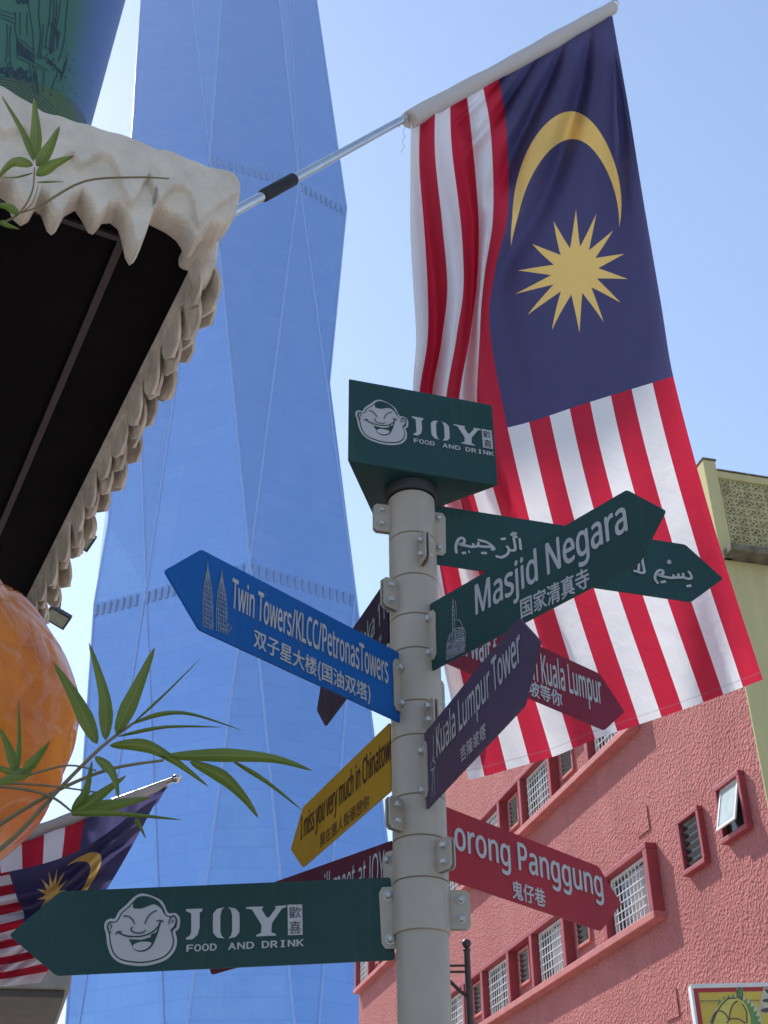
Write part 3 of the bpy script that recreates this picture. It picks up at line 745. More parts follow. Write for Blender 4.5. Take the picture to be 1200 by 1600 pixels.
# 6 twin towers
t, pl = board('twin', 'bright blue arrow lettered Twin Towers, pointing up left', M['blue'])
lettering(t, pl, [dict(t='Twin Towers/KLCC/PetronasTowers', a=(360.8, 948.5), b=(606, 1068), c=(359.5, 902)), dict(t='双子星大楼(国油双塔)', a=(395.8, 1008), b=(577.8, 1096), c=(395.8, 984), cap='双', bold=.028)], M['reflective'])
art = []
for cx, top, bot, wd in ((324, 878.5, 982, 15), (345.5, 890.5, 989.5, 16)):
    Hh = bot - top
    prof = [(0, 0), (.02, .10), (.12, .16), (.2, .24), (.34, .34), (.45, .5), (.5, .66), (.5, 1)]
    for s_ in (-1, -.6, -.2, .25, .65, 1): art.append([(cx + s_ * wd * a + (cx - 345) * 0, top + Hh * q + s_ * wd * a * .4) for a, q in prof])
    for k in range(9): y = top + Hh * (.36 + k * .07); art.append([(cx - wd * .45, y - 2), (cx + wd * .45, y + 5)])
art.append([(352, 985), (356, 975), (355, 992), (361, 978)])
line_art(t, pl, art, .9)
# 7 dark
t, pl = board('merd', 'dark purple arrow mostly hidden behind the blue one, pointing down left', M['night'])
lettering(t, pl, [dict(t='Merdeka 118', a=(540, 1066), b=(611, 950), c=(540, 1032)), dict(t='默迪卡118', a=(552, 1080), b=(597, 1000), c=(552, 1062), bold=.028)], M['etched'])
# 8 yellow
t, pl = board('yell', 'mustard yellow arrow lettered in black about missing you in Chinatown', M['yellow'])
lettering(t, pl, [dict(t='I miss you very much in Chinatown', a=(470, 1313), b=(616, 1182), c=(470, 1278), bold=.015), dict(t='我在唐人街很想你', a=(500, 1323.5), b=(577, 1259.5), c=(499.5, 1305), cap='我', bold=.0)], M['blacktext'])
# 9 maroon
t, pl = board('maro', 'dark maroon arrow about a meeting, just above the long lower green board', M['maroon'])
lettering(t, pl, [dict(t='We will meet at JOY', ref='JOY', a=(575, 1388), b=(601, 1378), c=(575, 1339), bold=.0)], M['reflective'])
# 10 lower green board
t, pl = board('joy', 'long green arrow with laughing face logo, lowest on the left of the pole', M['green'])
plJ = pl; draw_logo(pl, pl.px, LIFT, t)

# ---- triangular box on top
zB = 3.486
A_, B_, C_ = at_h(543, 720, zB), at_h(779, 759, zB), at_h(593, 828, zB)
zT = (at_fwd(545, 590, A_.y).z + at_fwd(775, 633, B_.y).z) / 2
t = thing('name_box', 'dark green three-sided box with laughing face logo on top of the pole', 'sign', (A_ + B_ + C_) / 3); t['_mat'] = M['green']
b = MB(); tri_ = [A_, B_, C_]
b.add([Vector((p.x, p.y, zB)) for p in tri_] + [Vector((p.x, p.y, zT)) for p in tri_], [(2, 1, 0), (3, 4, 5), (0, 1, 4, 3), (1, 2, 5, 4), (2, 0, 3, 5)])
b.build('box_body', M['green'], t, bevel=.004)
Xb = Vector((B_.x - A_.x, B_.y - A_.y, 0)).normalized(); plB = Plane(Vector((A_.x, A_.y, (zB + zT) / 2)), Xb, Z.copy())
src0, src1 = plJ.px(163, 1510), plJ.px(475, 1397)
k0, k1 = plB.px(558, 690), plB.px(773, 714)
kk = (k1[0] - k0[0]) / (src1[0] - src0[0])
cy_s = (plJ.px(200, 1453)[1] + plJ.px(450, 1450)[1]) / 2; cy_b = plB.px(597, 660)[1]
kv = (plB.px(597, 626)[1] - plB.px(597, 694)[1]) / (plJ.px(222, 1397)[1] - plJ.px(222, 1509)[1])
def PB(x, y):
    a, c = plJ.px(x, y); base = plJ.px(x, 1500 - (x - 100) * .0478 + 24)   # undo the droop of the board
    return (k0[0] + (a - src0[0]) * kk, cy_b + (c - (plJ.px(220, 1453)[1] + (a - plJ.px(220, 1453)[0]) * .005)) * kv)
draw_logo(plB, PB, .0012, t)

# ------------------------------------------------------------------ big flag and its pole
A3, B3 = at_fwd(640, 181, 4.5), at_fwd(955, 9, 5.3)
ax = (B3 - A3).normalized(); Lh = (B3 - A3).length
def flagpole():
    base = A3
    while pxof(base)[0] > 352: base = base - ax * .02
    t = thing('flagpole', 'polished steel flagpole slanting out from the plaster roof corner', 'flagpole', base)
    b = MB(); b.tube([base, A3 + ax * .05], .0235, 20); b.tube([A3 + ax * .05, B3 + ax * .02], .019, 20); b.build('pole', M['steel'], t, smooth=40)
    def tt(px, py):     # parameter along the pole for a pixel
        best = min(range(-800, 1000), key=lambda k: abs(pxof(A3 + ax * (k * .004))[0] - px)); return best * .004
    s0, s1 = tt(410, 0), tt(459, 0)
    g = MB(); g.tube([A3 + ax * s0, A3 + ax * (s0 + .006), A3 + ax * (s1 - .006), A3 + ax * s1], [.0305, .033, .033, .0305], 20); g.build('grip', M['black'], t, smooth=40)
    r = MB(); s2 = tt(628, 0); r.tube([A3 + ax * s2, A3 + ax * (s2 + .05)], .027, 16); r.build('joint_ring', M['steel'], t, smooth=40)
    f = MB(); n = 8; prof = [(.012, -.02), (.02, 0)] + [(.034 * math.sin(math.pi * (k + .6) / (n + 1)), .034 - .034 * math.cos(math.pi * (k + .6) / (n + 1))) for k in range(n)]
    f.lathe(B3 + ax * .02, ax, prof, 20); f.build('finial', M['steel'], t, smooth=50)
def pxof(P):
    q = np.array(P) - [0, 0, EYE]; c = (q @ _R, q @ _U, q @ _f0); return 600 + FPX * c[0] / c[2], 800 - FPX * c[1] / c[2]
flagpole()

def catmull(vals, xs, x):
    k = 0
    while k < len(xs) - 2 and x > xs[k + 1]: k += 1
    t = (x - xs[k]) / (xs[k + 1] - xs[k])
    p1, p2 = vals[k], vals[k + 1]
    m1 = (vals[k + 1] - vals[k - 1]) / (xs[k + 1] - xs[k - 1]) * (xs[k + 1] - xs[k]) if k > 0 else (p2 - p1)
    m2 = (vals[k + 2] - vals[k]) / (xs[k + 2] - xs[k]) * (xs[k + 1] - xs[k]) if k + 2 < len(xs) else (p2 - p1)
    return (2 * t ** 3 - 3 * t * t + 1) * p1 + (t ** 3 - 2 * t * t + t) * m1 + (-2 * t ** 3 + 3 * t * t) * p2 + (t ** 3 - t * t) * m2
VS = [0, 1 / 14, 2 / 14, 3 / 14, 4 / 14, 5 / 14, 6 / 14, 10 / 14, 1]
US = [0, .12, .25, .32, .40, .5, .75, 1]
LAT = [
 [(642, 178), (657, 171), (680, 160), (703, 150), (728, 138), (753, 126), (778, 113), (868, 67), (956, 20)],
 [(641, 265), (655, 255), (680, 243), (706, 232), (738, 222), (767, 210), (791, 202), (893, 160), (982, 168)],
 [(641, 360), (663, 360), (692, 360), (721, 360), (748, 350), (770, 342), (793, 335), (905, 300), (1004, 305)],
 [(645, 440), (668, 448), (699, 450), (724, 450), (745, 442), (757, 430), (774, 420), (905, 390), (1017, 382)],
 [(650, 530), (668, 530), (690, 532), (713, 528), (735, 520), (750, 515), (765, 510), (910, 485), (1033, 475)],
 [(646, 620), (655, 640), (674, 648), (697, 654), (717, 660), (748, 665), (793, 668), (922, 628), (1052, 588)],
 [(672, 925), (695, 930), (725, 930), (757, 930), (787, 928), (820, 922), (855, 915), (985, 870), (1117, 828)],
 [(732, 1218), (757, 1213), (792, 1203), (828, 1193), (863, 1183), (895, 1170), (930, 1155), (1067, 1109), (1192, 1062)]]
def big_flag():
    t = thing('flag', 'large red and white striped flag with gold crescent and star, hanging over the signpost', 'flag', A3)
    NU, NV = 300, 240
    P, UV = [], []
    for i in range(NU + 1):
        u = i / NU
        row = []; uvr = []
        cx_ = [catmull([LAT[r][c][0] for r in range(8)], US, u) for c in range(9)]
        cy_ = [catmull([LAT[r][c][1] for r in range(8)], US, u) for c in range(9)]
        for j in range(NV + 1):
            v = j / NV
            x, y = catmull(cx_, VS, v), catmull(cy_, VS, v)
            Yp = A3.y + (B3.y - A3.y) * v
            sw = .55 * max(0, u - .25) ** 1.6
            # folds: long soft ones in the free half, fan of creases below the tip
            fold = .17 * math.sin(2 * math.pi * (v * 5.2 - u * .9) + .6) * math.exp(-((v - .2) / .2) ** 2) * (.25 + min(1, u * 3)) * (1 - .75 * max(0, (u - .55) / .45))
            ph = (1.04 - v) / (u + .16) * 1.15 + .25 * math.sin(7 * u + 3 * v); sn = math.sin(2 * math.pi * ph)
            fan = .25 * (.5 + .5 * sn) ** 2.6 * math.exp(-((u - .13) / .17) ** 2) * min(1, u * 14) * (1 if v > .42 else max(0, (v - .22) / .2)) * (1 - max(0, v - .93) / .07)
            cr = -.17 * math.exp(-((v - (.40 - .10 * math.sin(u * 5))) / .045) ** 2) * math.exp(-((u - .33) / .16) ** 2)
            low = .12 * math.sin(2 * math.pi * (v * 2.3 + u * .6)) * max(0, (u - .5) / .5) ** 1.3
            fl = .02 * math.sin(23 * v + 9 * u) * math.sin(14 * u + 2)
            edge_ = .05 * max(0, v - .985) / .015
            tip = edge_ + .16 * max(0, v - .9) / .1 * max(0, (u - .93) / .07) ** 2
            p = at_fwd(x, y, Yp - sw + fold + fan + cr + low + fl + tip)
            row.append(p); uvr.append((u, v))
        P.append(row); UV.append(uvr)
    b = MB(); b.grid(P, UV); o = b.build('cloth', M['flag'], t); o.data.shade_smooth()
    s = MB(); pts = []; rad = []
    for k in range(60):
        q = k / 59; pts.append(A3 + ax * (Lh * (q * 1.0 - .0)) + Vector((0, 0, -.034 + .004 * math.sin(q * 9)))); rad.append(.050 + .002 * math.sin(q * 31) + .003 * math.sin(q * 11 + 1))
    s.tube(pts, rad, 20); s.build('sleeve', M['canvas'], t, smooth=60)
    st = MB(); kn = pts[0] - ax * .03
    for k in range(2):
        dx = [Vector((rnd.uniform(-.02, .02), rnd.uniform(-.02, .02), rnd.uniform(-.03, .02))) for _ in range(7)]
        st.tube([kn + dx[q] + ax * (-.012 * q) for q in range(7)], .004, 6)
    st.tube([kn + Vector((math.sin(q * 1.7) * .008 - q * .004 * .3, 0, -.02 - q * .022)) - ax * .03 for q in range(12)], .0016, 5)
    st.build('tie_string', M['canvas'], t)
big_flag()

# ------------------------------------------------------------------ second flag on the lower left
def small_flag():
    YF = 6.6
    pa, pb = at_fwd(266, 1220, YF), at_fwd(-75, 1342, YF + .2)
    d = (pa - pb).normalized()
    tp = thing('flagpole', 'short flagpole with round tip behind the bamboo leaves at lower left', 'flagpole', pb)
    b = MB(); b.tube([pb - d * .6, pa + d * .015], .017, 14); b.build('pole', M['steel'], tp, smooth=40)
    f = MB(); f.lathe(pa + d * .01, d, [(.012, 0)] + [(.026 * math.sin(math.pi * (k + .6) / 8), .028 - .028 * math.cos(math.pi * (k + .6) / 8)) for k in range(7)], 16); f.build('finial', M['steel'], tp, smooth=50)
    t = thing('flag', 'limp striped flag with gold star drooping at lower left behind the green board', 'flag', pb)
    b = MB(); vs = [0, 6 / 14., .72, 1]
    def panel(us, lat, NU, NV, depth):
        P, UV = [], []
        for i in range(NU + 1):
            q = i / NU; u = us[0] + (us[-1] - us[0]) * q; row = []; uvr = []
            n = len(us); cx_ = [catmull([lat[r][c][0] for r in range(n)], us, u) for c in range(4)]; cy_ = [catmull([lat[r][c][1] for r in range(n)], us, u) for c in range(4)]
            for j in range(NV + 1):
                v = j / NV; x, y = catmull(cx_, vs, v), catmull(cy_, vs, v)
                row.append(at_fwd(x, y, YF + .2 * (1 - v) + depth(u, v, q))); uvr.append((u, v) if us[0] == 0 else ((1 - v) * .877, .95 - .95 * q))
            P.append(row); UV.append(uvr)
        b.grid(P, UV)
    panel([0, .07, .15], [[(-75, 1352), (132, 1277), (205, 1251), (262, 1229)], [(-68, 1374), (128, 1306), (200, 1274), (255, 1240)], [(-60, 1400), (122, 1338), (190, 1300), (247, 1254)]], 16, 80,
          lambda u, v, q: .10 * q + .02 * math.sin(v * 30))
    panel([.13, .3, .5, .75, 1], [[(-190, 1392), (13, 1362), (128, 1326), (250, 1240)], [(-150, 1430), (25, 1400), (118, 1372), (214, 1308)], [(-120, 1480), (36, 1440), (95, 1420), (165, 1392)],
          [(-150, 1525), (-10, 1500), (42, 1490), (105, 1470)], [(-200, 1565), (-55, 1548), (0, 1542), (63, 1535)]], 100, 90,
          lambda u, v, q: -.02 - .30 * math.exp(-q * 9) * (1 - .7 * v) + .20 * min(1, q * 2.5) + .09 * math.sin(2 * math.pi * (q * 4.2 + v * 1.3 + .2 * math.sin(v * 9))) * min(1, .35 + q * 3) + .05 * math.sin(2 * math.pi * (v * 3.4 - q * 2.2)) * min(1, q * 3))
    o = b.build('cloth', M['flag'], t); o.data.shade_smooth()
    s = MB(); L_ = (pa - pb).length
    s.tube([pb + d * (L_ * k / 29 * .985) + Vector((0, 0, -.014)) for k in range(30)], [.036 - .014 * (k / 29) ** 2 + .003 * math.sin(k * 1.3) for k in range(30)], 16); s.build('sleeve', M['canvas'], t, smooth=60)
small_flag()

# ------------------------------------------------------------------ shop roof on the left
ROOF_Z = 5.80
K = at_h(338, 352, ROOF_Z)                     # outer corner under the plaster lip
ED = azv(-26.6); EN = azv(63.4)                # eave direction and its outward normal
LD = -EN                                       # the front lip runs back over the camera's left
LN = -ED
def shop():
    t = thing('shop_roof', 'dark shop canopy edged with dripping cream plaster and petal tiles, upper left', 'roof', Vector((K.x - 3, K.y + 2, 0)))
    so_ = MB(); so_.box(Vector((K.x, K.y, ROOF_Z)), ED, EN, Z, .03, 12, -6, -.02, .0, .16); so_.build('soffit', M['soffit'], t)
    tr = MB(); q = at_h(196, 376, ROOF_Z) - K; e0, n0 = q.dot(ED), q.dot(EN)
    o = Vector((K.x, K.y, ROOF_Z))
    tr.box(o, ED, EN, Z, e0, 11.5, n0 - .035, n0, -.022, -.002); tr.box(o, ED, EN, Z, e0 - .03, e0, -5.8, n0, -.022, -.002)
    tr.build('soffit_trim', M['trim'], t)
    wl = MB(); wl.box(o, ED, EN, Z, 2.6, 11.5, -2.9, -2.7, -ROOF_Z, -.004); wl.box(o, ED, EN, Z, 2.4, 2.6, -5.8, -2.7, -ROOF_Z, -.004); wl.box(o, ED, EN, Z, 2.2, 11.5, -1.75, -1.6, .25, 2.6); wl.build('wall', M['awn_top'], t)
    # --- dripping front lip: outline from the photo, measured in the lip's own plane
    pl = Plane(o + LN * .0, -LD, Z.copy())
    bot = [(-140, 250), (-60, 285), (-20, 296), (0, 288), (14, 296), (26, 326), (38, 336), (50, 330), (60, 312), (70, 318), (80, 345), (87, 351), (94, 345), (106, 322), (124, 312), (134, 326), (145, 347), (152, 350), (159, 343), (166, 333), (180, 332), (192, 342), (198, 360), (204, 388), (210, 399), (217, 394), (226, 370), (233, 344), (240, 334), (252, 340), (268, 348), (284, 360), (292, 372), (298, 388), (306, 386), (314, 370), (322, 362), (338, 364), (352, 362), (364, 345), (371, 318)]
    top = [(-140, 95), (-60, 128), (0, 153), (30, 172), (60, 190), (90, 200), (130, 212), (200, 233), (290, 266), (330, 280), (355, 286), (366, 295), (371, 312)]
    Bp = [pl.px(*q) for q in bot]; Tp = [pl.px(*q) for q in top]
    bx, by = zip(*Bp); tx, ty = zip(*Tp)
    relief = [(-140, 60), (0, 235), (10, 228), (30, 222), (45, 240), (55, 268), (75, 285), (95, 268), (106, 262), (118, 283), (134, 272), (150, 264), (166, 268), (175, 292), (185, 318), (196, 340), (206, 330), (216, 306), (224, 296), (232, 318), (240, 338), (250, 325), (262, 315), (275, 313), (288, 322), (294, 345), (300, 372), (310, 360), (320, 350), (371, 318)]
    Rp = [pl.px(*q) for q in relief]; rx, ry = zip(*Rp)
    NX, NZ = 330, 44
    x0, x1 = bx[0], bx[-1]
    F, Bk = [], []
    for i in range(NX + 1):
        s = i / NX; s = s if s < .9 else .9 + (s - .9)
        x = x0 + (x1 - x0) * s
        zb, zt, zr = np.interp(x, bx, by), np.interp(x, tx, ty), np.interp(x, rx, ry)
        if i == NX: zb = zt = (zb + zt) / 2
        end = min(1, (x1 - x) / .06); end = math.sqrt(max(0, 1 - (1 - end) ** 2)) if end < 1 else 1
        rf, rb = [], []
        for j in range(NZ + 1):
            q = j / NZ; z = zt + (zb - zt) * q
            edge = min(q, 1 - q) * max(.02, (zt - zb)); rd = min(1, edge / .045); bul = math.sqrt(max(0, 1 - (1 - rd) ** 2))
            step = 1 / (1 + math.exp(-(z - zr) / .004))
            n = .015 + .048 * bul * end + .034 * step * end * min(1, q * 10 + .3)
            nz = .004 * math.sin(x * 37 + z * 19) * math.sin(z * 41 - x * 13)
            rf.append(pl.o + pl.X * x + pl.Y * z + pl.N * (n + nz)); rb.append(pl.o + pl.X * x + pl.Y * z + pl.N * (-.10 * (end * .7 + .3) * (bul * .6 + .4)))
        F.append(rf); Bk.append(rb[::-1])
    b = MB(); ring = [f + k_ + [f[0]] for f, k_ in zip(F, Bk)]
    b.grid(ring); lip = b.build('plaster_lip', M['plaster'], t); lip.data.shade_smooth()
    # end knob where the pole leaves, and return piece at the corner
    kb = MB()
    c0 = at_h(345, 345, ROOF_Z) + EN * .01 + Z * .1
    kb.box(o, ED, EN, Z, -.02, .30, -.09, .03, -.05, .22); kb.build('lip_return', M['plaster'], t, bevel=.03, smooth=60)
    # roof deck above
    rd = MB(); rd.box(o, ED, EN, Z, .06, 12, -6, .0, .162, .24); rd.build('deck', M['plaster'], t)
    # --- petal tiles down the side eave
    def petal(mb, base, dn, out, L_, W_, th, curl):
        side = dn.cross(out).normalized(); n, m = 9, 6; Fr, Bk_ = [], []
        for i in range(n + 1):
            s = i / n
            wd = W_ / 2 * (.80 + .35 * math.sin(s * 2.1)) * (1 if s < .62 else math.sqrt(max(0.0, 1 - ((s - .62) / .38) ** 2.4)) * .97 + .03)
            a, c = [], []
            for j in range(m + 1):
                q = (j / m - .5) * 2
                p = base + dn * (L_ * s) + side * wd * q + out * (curl * s * s * L_ + th * (1.25 - q * q) * (1 - .45 * s))
                a.append(p); c.append(base + dn * (L_ * s) + side * wd * q * .96 + out * (curl * s * s * L_ - th * .35))
            Fr.append(a + c[::-1] + [a[0]])
        mb.grid(Fr); k = len(mb.v); w_ = 2 * (m + 1) + 1
        mb.f.append(list(range(k - w_, k - 1))); mb.mi.append(mb.m)
    pt = MB()
    strip = MB(); strip.box(o, ED, EN, Z, .20, 12, -.02, .075, -.012, .20); strip.build('eave_strip', M['shell'], t)
    s_ = .33; k = 0
    while s_ < 9.0:
        for layer, (off, L_, W_, zz, tilt) in enumerate(((.010, .21, .25, .03, .06), (.026, .25, .27, .07, .15), (.042, .27, .27, .11, .27), (.056, .24, .26, .15, .38))):
            ss = s_ + (.0, .14, .05, .18)[layer] + rnd.uniform(-.03, .03)
            jt = rnd.uniform(.85, 1.15)
            out = (EN * math.cos(tilt) + Z * math.sin(tilt)).normalized()
            dn = (-Z * math.cos(tilt) + EN * math.sin(tilt) + ED * rnd.uniform(.08, .38)).normalized()
            petal(pt, o + ED * ss + EN * off + Z * zz, dn, out, L_ * jt, W_ * rnd.uniform(.88, 1.1), .024, .10)
        s_ += .31; k += 1
    pt.build('petal_tiles', M['shell'], t, smooth=50)
    # rough plaster lump at the top of the side eave
    lm = MB(); n = 18; rows = []
    for i in range(n + 1):
        s = i / n; c = o + ED * (.10 + .26 * s) + EN * (-.01 + .05 * s) + Z * (.04 - .09 * s); r_ = .078 * math.sqrt(max(0.0, math.sin(math.pi * (s * .93 + .035)))) 
        rows.append([c + (EN * math.cos(a) * .85 + Z * math.sin(a)) * r_ * (1 + .12 * math.sin(a * 5 + s * 9) * math.sin(s * 13 + a * 2)) for a in [2 * math.pi * q / 20 for q in range(21)]])
    lm.grid(rows); lm.build('corner_plaster', M['shell'], t, smooth=60)
    return t
shop()

# ------------------------------------------------------------------ giant green printed cup on the roof
def cup():
    SCL = 3.8
    zb = 18.6
    p = at_h(137, 216, zb); r = .34 * SCL
    vd = Vector((p.x, p.y, 0)).normalized(); left = Vector((-vd.y, vd.x, 0))
    C = Vector((p.x, p.y, zb)) + left * r
    t = thing('printed_drum', 'giant tapered green drum printed with dark line drawings, above the canopy at top left', 'sculpture', Vector((C.x, C.y, 0)))
    Hc, r1 = 1.35 * SCL, .405 * SCL
    b = MB(); b.lathe(C, Z, [(r * .98, -.01), (r, 0), (r, .03), (r1, Hc), (r1 + .06, Hc), (r1 + .06, Hc + .2), (r1 - .1, Hc + .2)], 96)
    for v_ in b.v:
        if v_.z < zb + .02: v_.z -= .9 * (.5 + .5 * ((Vector((v_.x, v_.y, 0)) - Vector((C.x, C.y, 0))).normalized().dot((left - vd * .35).normalized())))
    b.build('drum_body', M['cup'], t, smooth=40)
    py = MB(); py.lathe(Vector((C.x, C.y, 0)) + left * r * .7, Z, [(.3, 0), (.3, 12), (.09, 12.2), (.09, zb - .032)], 24); py.build('pylon', M['awn_top'], t, smooth=40)
    def hit(x, y):
        d = Vector(ray(x, y)); e = Vector((0, 0, EYE)); best = None
        for k in range(3000):
            tt = 11 + k * .006; q = e + d * tt; rr = r + (r1 - r) * max(0, q.z - zb) / Hc
            if (Vector((q.x, q.y)) - Vector((C.x, C.y))).length < rr: best = q; break
        return best
    S = 5.714
    def lines(): 
        L = []
        L += [[(245, 0), (270, 150), (290, 300), (300, 520)], [(350, 0), (345, 150), (360, 330), (335, 520)], [(380, 220), (380, 330), (355, 540)], [(450, 0), (440, 160), (415, 300), (405, 430)], [(540, 0), (520, 160), (490, 300), (470, 470)],
              [(605, 0), (590, 140), (575, 330), (545, 470), (515, 550)], [(470, 0), (480, 120), (455, 300), (440, 480)], [(500, 0), (500, 140), (470, 320), (455, 480)]]
        L += [[(0, 95), (60, 110), (140, 140)], [(0, 130), (50, 145), (130, 175)], [(0, 160), (60, 180), (130, 215)], [(135, 110), (140, 180), (130, 240), (150, 350), (155, 520)], [(60, 220), (65, 350), (50, 560)], [(95, 230), (90, 330), (85, 440), (95, 580)], [(180, 110), (175, 250), (180, 320)], [(240, 120), (240, 250), (245, 320)]]
        L += [[(150, 345), (200, 370), (260, 420), (290, 450)], [(155, 480), (230, 520), (330, 575), (430, 630)], [(160, 520), (260, 570), (400, 640)], [(360, 500), (440, 560), (550, 670)], [(400, 500), (480, 580), (560, 660)], [(430, 540), (520, 620), (550, 690)], [(580, 550), (560, 640), (540, 720)], [(600, 510), (580, 600), (550, 690)]]
        L += [[(290, 580), (310, 680), (330, 800)], [(320, 620), (330, 720), (340, 820)], [(390, 640), (385, 740), (370, 830)], [(490, 680), (470, 760), (455, 810)], [(260, 590), (280, 700), (290, 800), (350, 850)], [(300, 640), (305, 760), (340, 830)]]
        for k in range(5): L.append([(0, 690 + 24 * k), (120, 705 + 27 * k), (240, 765 + 31 * k), (360, 850 + 36 * k), (460, 950 + 40 * k), (540, 1060 + 40 * k)])
        rr = random.Random(3)
        for k in range(26):
            x, y = rr.uniform(0, 270), 560 + rr.uniform(0, 90) + 0; y += x * .32; s = rr.uniform(12, 28)
            L.append([(x + s * math.cos(a) * .55, y + s * math.sin(a)) for a in np.linspace(0, 6.3, 9)])
        for k in range(34):
            x, y = rr.uniform(390, 690), rr.uniform(380, 950); y = y + (x - 390) * .2; s = rr.uniform(6, 18)
            L.append([(x, y), (x + rr.uniform(-s, s), y + s), (x + rr.uniform(-s, s), y + rr.uniform(-s, s))])
        for k in range(14):
            x = 155 + k * 11; L.append([(x, 360 + k * 10), (x + rr.uniform(-6, 6), 400 + k * 10), (x + rr.uniform(-12, 12), 480 + k * 6)])
        for k in range(9): L.append([(140 + k * 12, 0), (150 + k * 12, 12 + 6 * (k % 3)), (165 + k * 11, 40 - 5 * (k % 4)), (150 + k * 13, 20)])
        for k in range(10): L.append([(440 + k * 9, 200 + k * 12), (540 - k * 4, 300 + k * 16)])
        return L
    ink = MB(); e = Vector((0, 0, EYE))
    for pts in lines():
        H = [hit(x / S, y / S) for x, y in pts]; H = [h for h in H if h is not None]
        H = [h for h in H if h.z > zb - 1.4]
        if len(H) < 2: continue
        H = [Vector(q) for q in smooth_open([tuple(h) for h in H], 3)]
        vs = []
        for i, h in enumerate(H):
            tg = (H[min(len(H) - 1, i + 1)] - H[max(0, i - 1)])
            nr = Vector((h.x - C.x, h.y - C.y, 0)).normalized(); sdv = tg.cross(nr)
            if sdv.length < 1e-9: sdv = Z.copy()
            sdv.normalize(); c_ = h + nr * .012; vs += [c_ + sdv * .0085, c_ - sdv * .0085]
        ink.add(vs, [(2 * i, 2 * i + 1, 2 * i + 3, 2 * i + 2) for i in range(len(H) - 1)])
    ink.build('line_drawing', M['ink'], t)
cup()

# ------------------------------------------------------------------ orange sculpture
def orange():
    Yo = 4.5; c = at_fwd(-160, 1130, Yo); e = at_fwd(111, 1130, Yo); r = (e - c).length
    t = thing('orange_sculpture', 'big glossy orange creased fruit-like sculpture bulging in at the left edge', 'sculpture', Vector((c.x, c.y, 0)))
    bm = bmesh.new(); bmesh.ops.create_icosphere(bm, subdivisions=6, radius=1)
    from mathutils import noise
    for v in bm.verts:
        d = v.co.normalized(); n = noise.noise(d * 2.1) * .035 + noise.noise(d * 5 + Vector((3, 1, 2))) * .012
        w_ = d * 2.4 + Vector((noise.noise(d * 2 + Vector((7, 0, 0))), noise.noise(d * 2 + Vector((0, 7, 0))), noise.noise(d * 2 + Vector((0, 0, 7))))) * .9
        dist = noise.voronoi(w_)[0]; cr = -max(0, .12 - (dist[1] - dist[0])) * .20
        v.co = d * (1 + n + cr)
    b = MB(); b.add([c + v.co * r for v in bm.verts], [[v.index for v in f.verts] for f in bm.faces]); bm.free()
    o = b.build('fruit_body', M['orange'], t); o.data.shade_smooth()
    p = MB(); p.lathe(Vector((c.x, c.y, 0)), Z, [(.36, 0), (.36, .1), (.22, .2), (.22, c.z - r * .8)], 32); p.build('plinth', M['plaster'], t, smooth=40)
orange()

# ------------------------------------------------------------------ floodlights under the eave
def floodlight(px, py, Y, label):
    p = at_fwd(px, py, Y); wallx = -EN
    s0 = p + Z * .2
    t = thing('floodlight', label, 'floodlight', p, 'floodlights on arms')
    a = MB(); a.tube([s0 + wallx * 1.9, s0], .014, 8); a.tube([s0 + Z * .012, p + Z * .05], .014, 8); a.build('arm', M['iron'], t, smooth=40)
    X = (EN * .93 + Z * -.30 + ED * .1).normalized(); N = (-Z * .8 - ED * .55); N = (N - X * N.dot(X)).normalized(); Y_ = N.cross(X)
    h = MB(); h.box(p, X, Y_, N, -.112, .112, -.075, .075, -.033, .033)
    for k in range(6): h.box(p, X, Y_, N, -.105 + k * .038, -.096 + k * .038, -.068, .068, -.06, -.0335)
    h.build('housing', M['lamp_body'], t, bevel=.004)
    g = MB(); g.box(p, X, Y_, N, -.09, .09, -.055, .055, .0335, .038); g.build('lens', M['lamp_glass'], t)
floodlight(126, 840, 8.6, 'dark floodlight half hidden by the lowest petal tiles of the canopy')
floodlight(90, 964, 10.0, 'dark floodlight hanging from a bare arm above the orange sculpture')

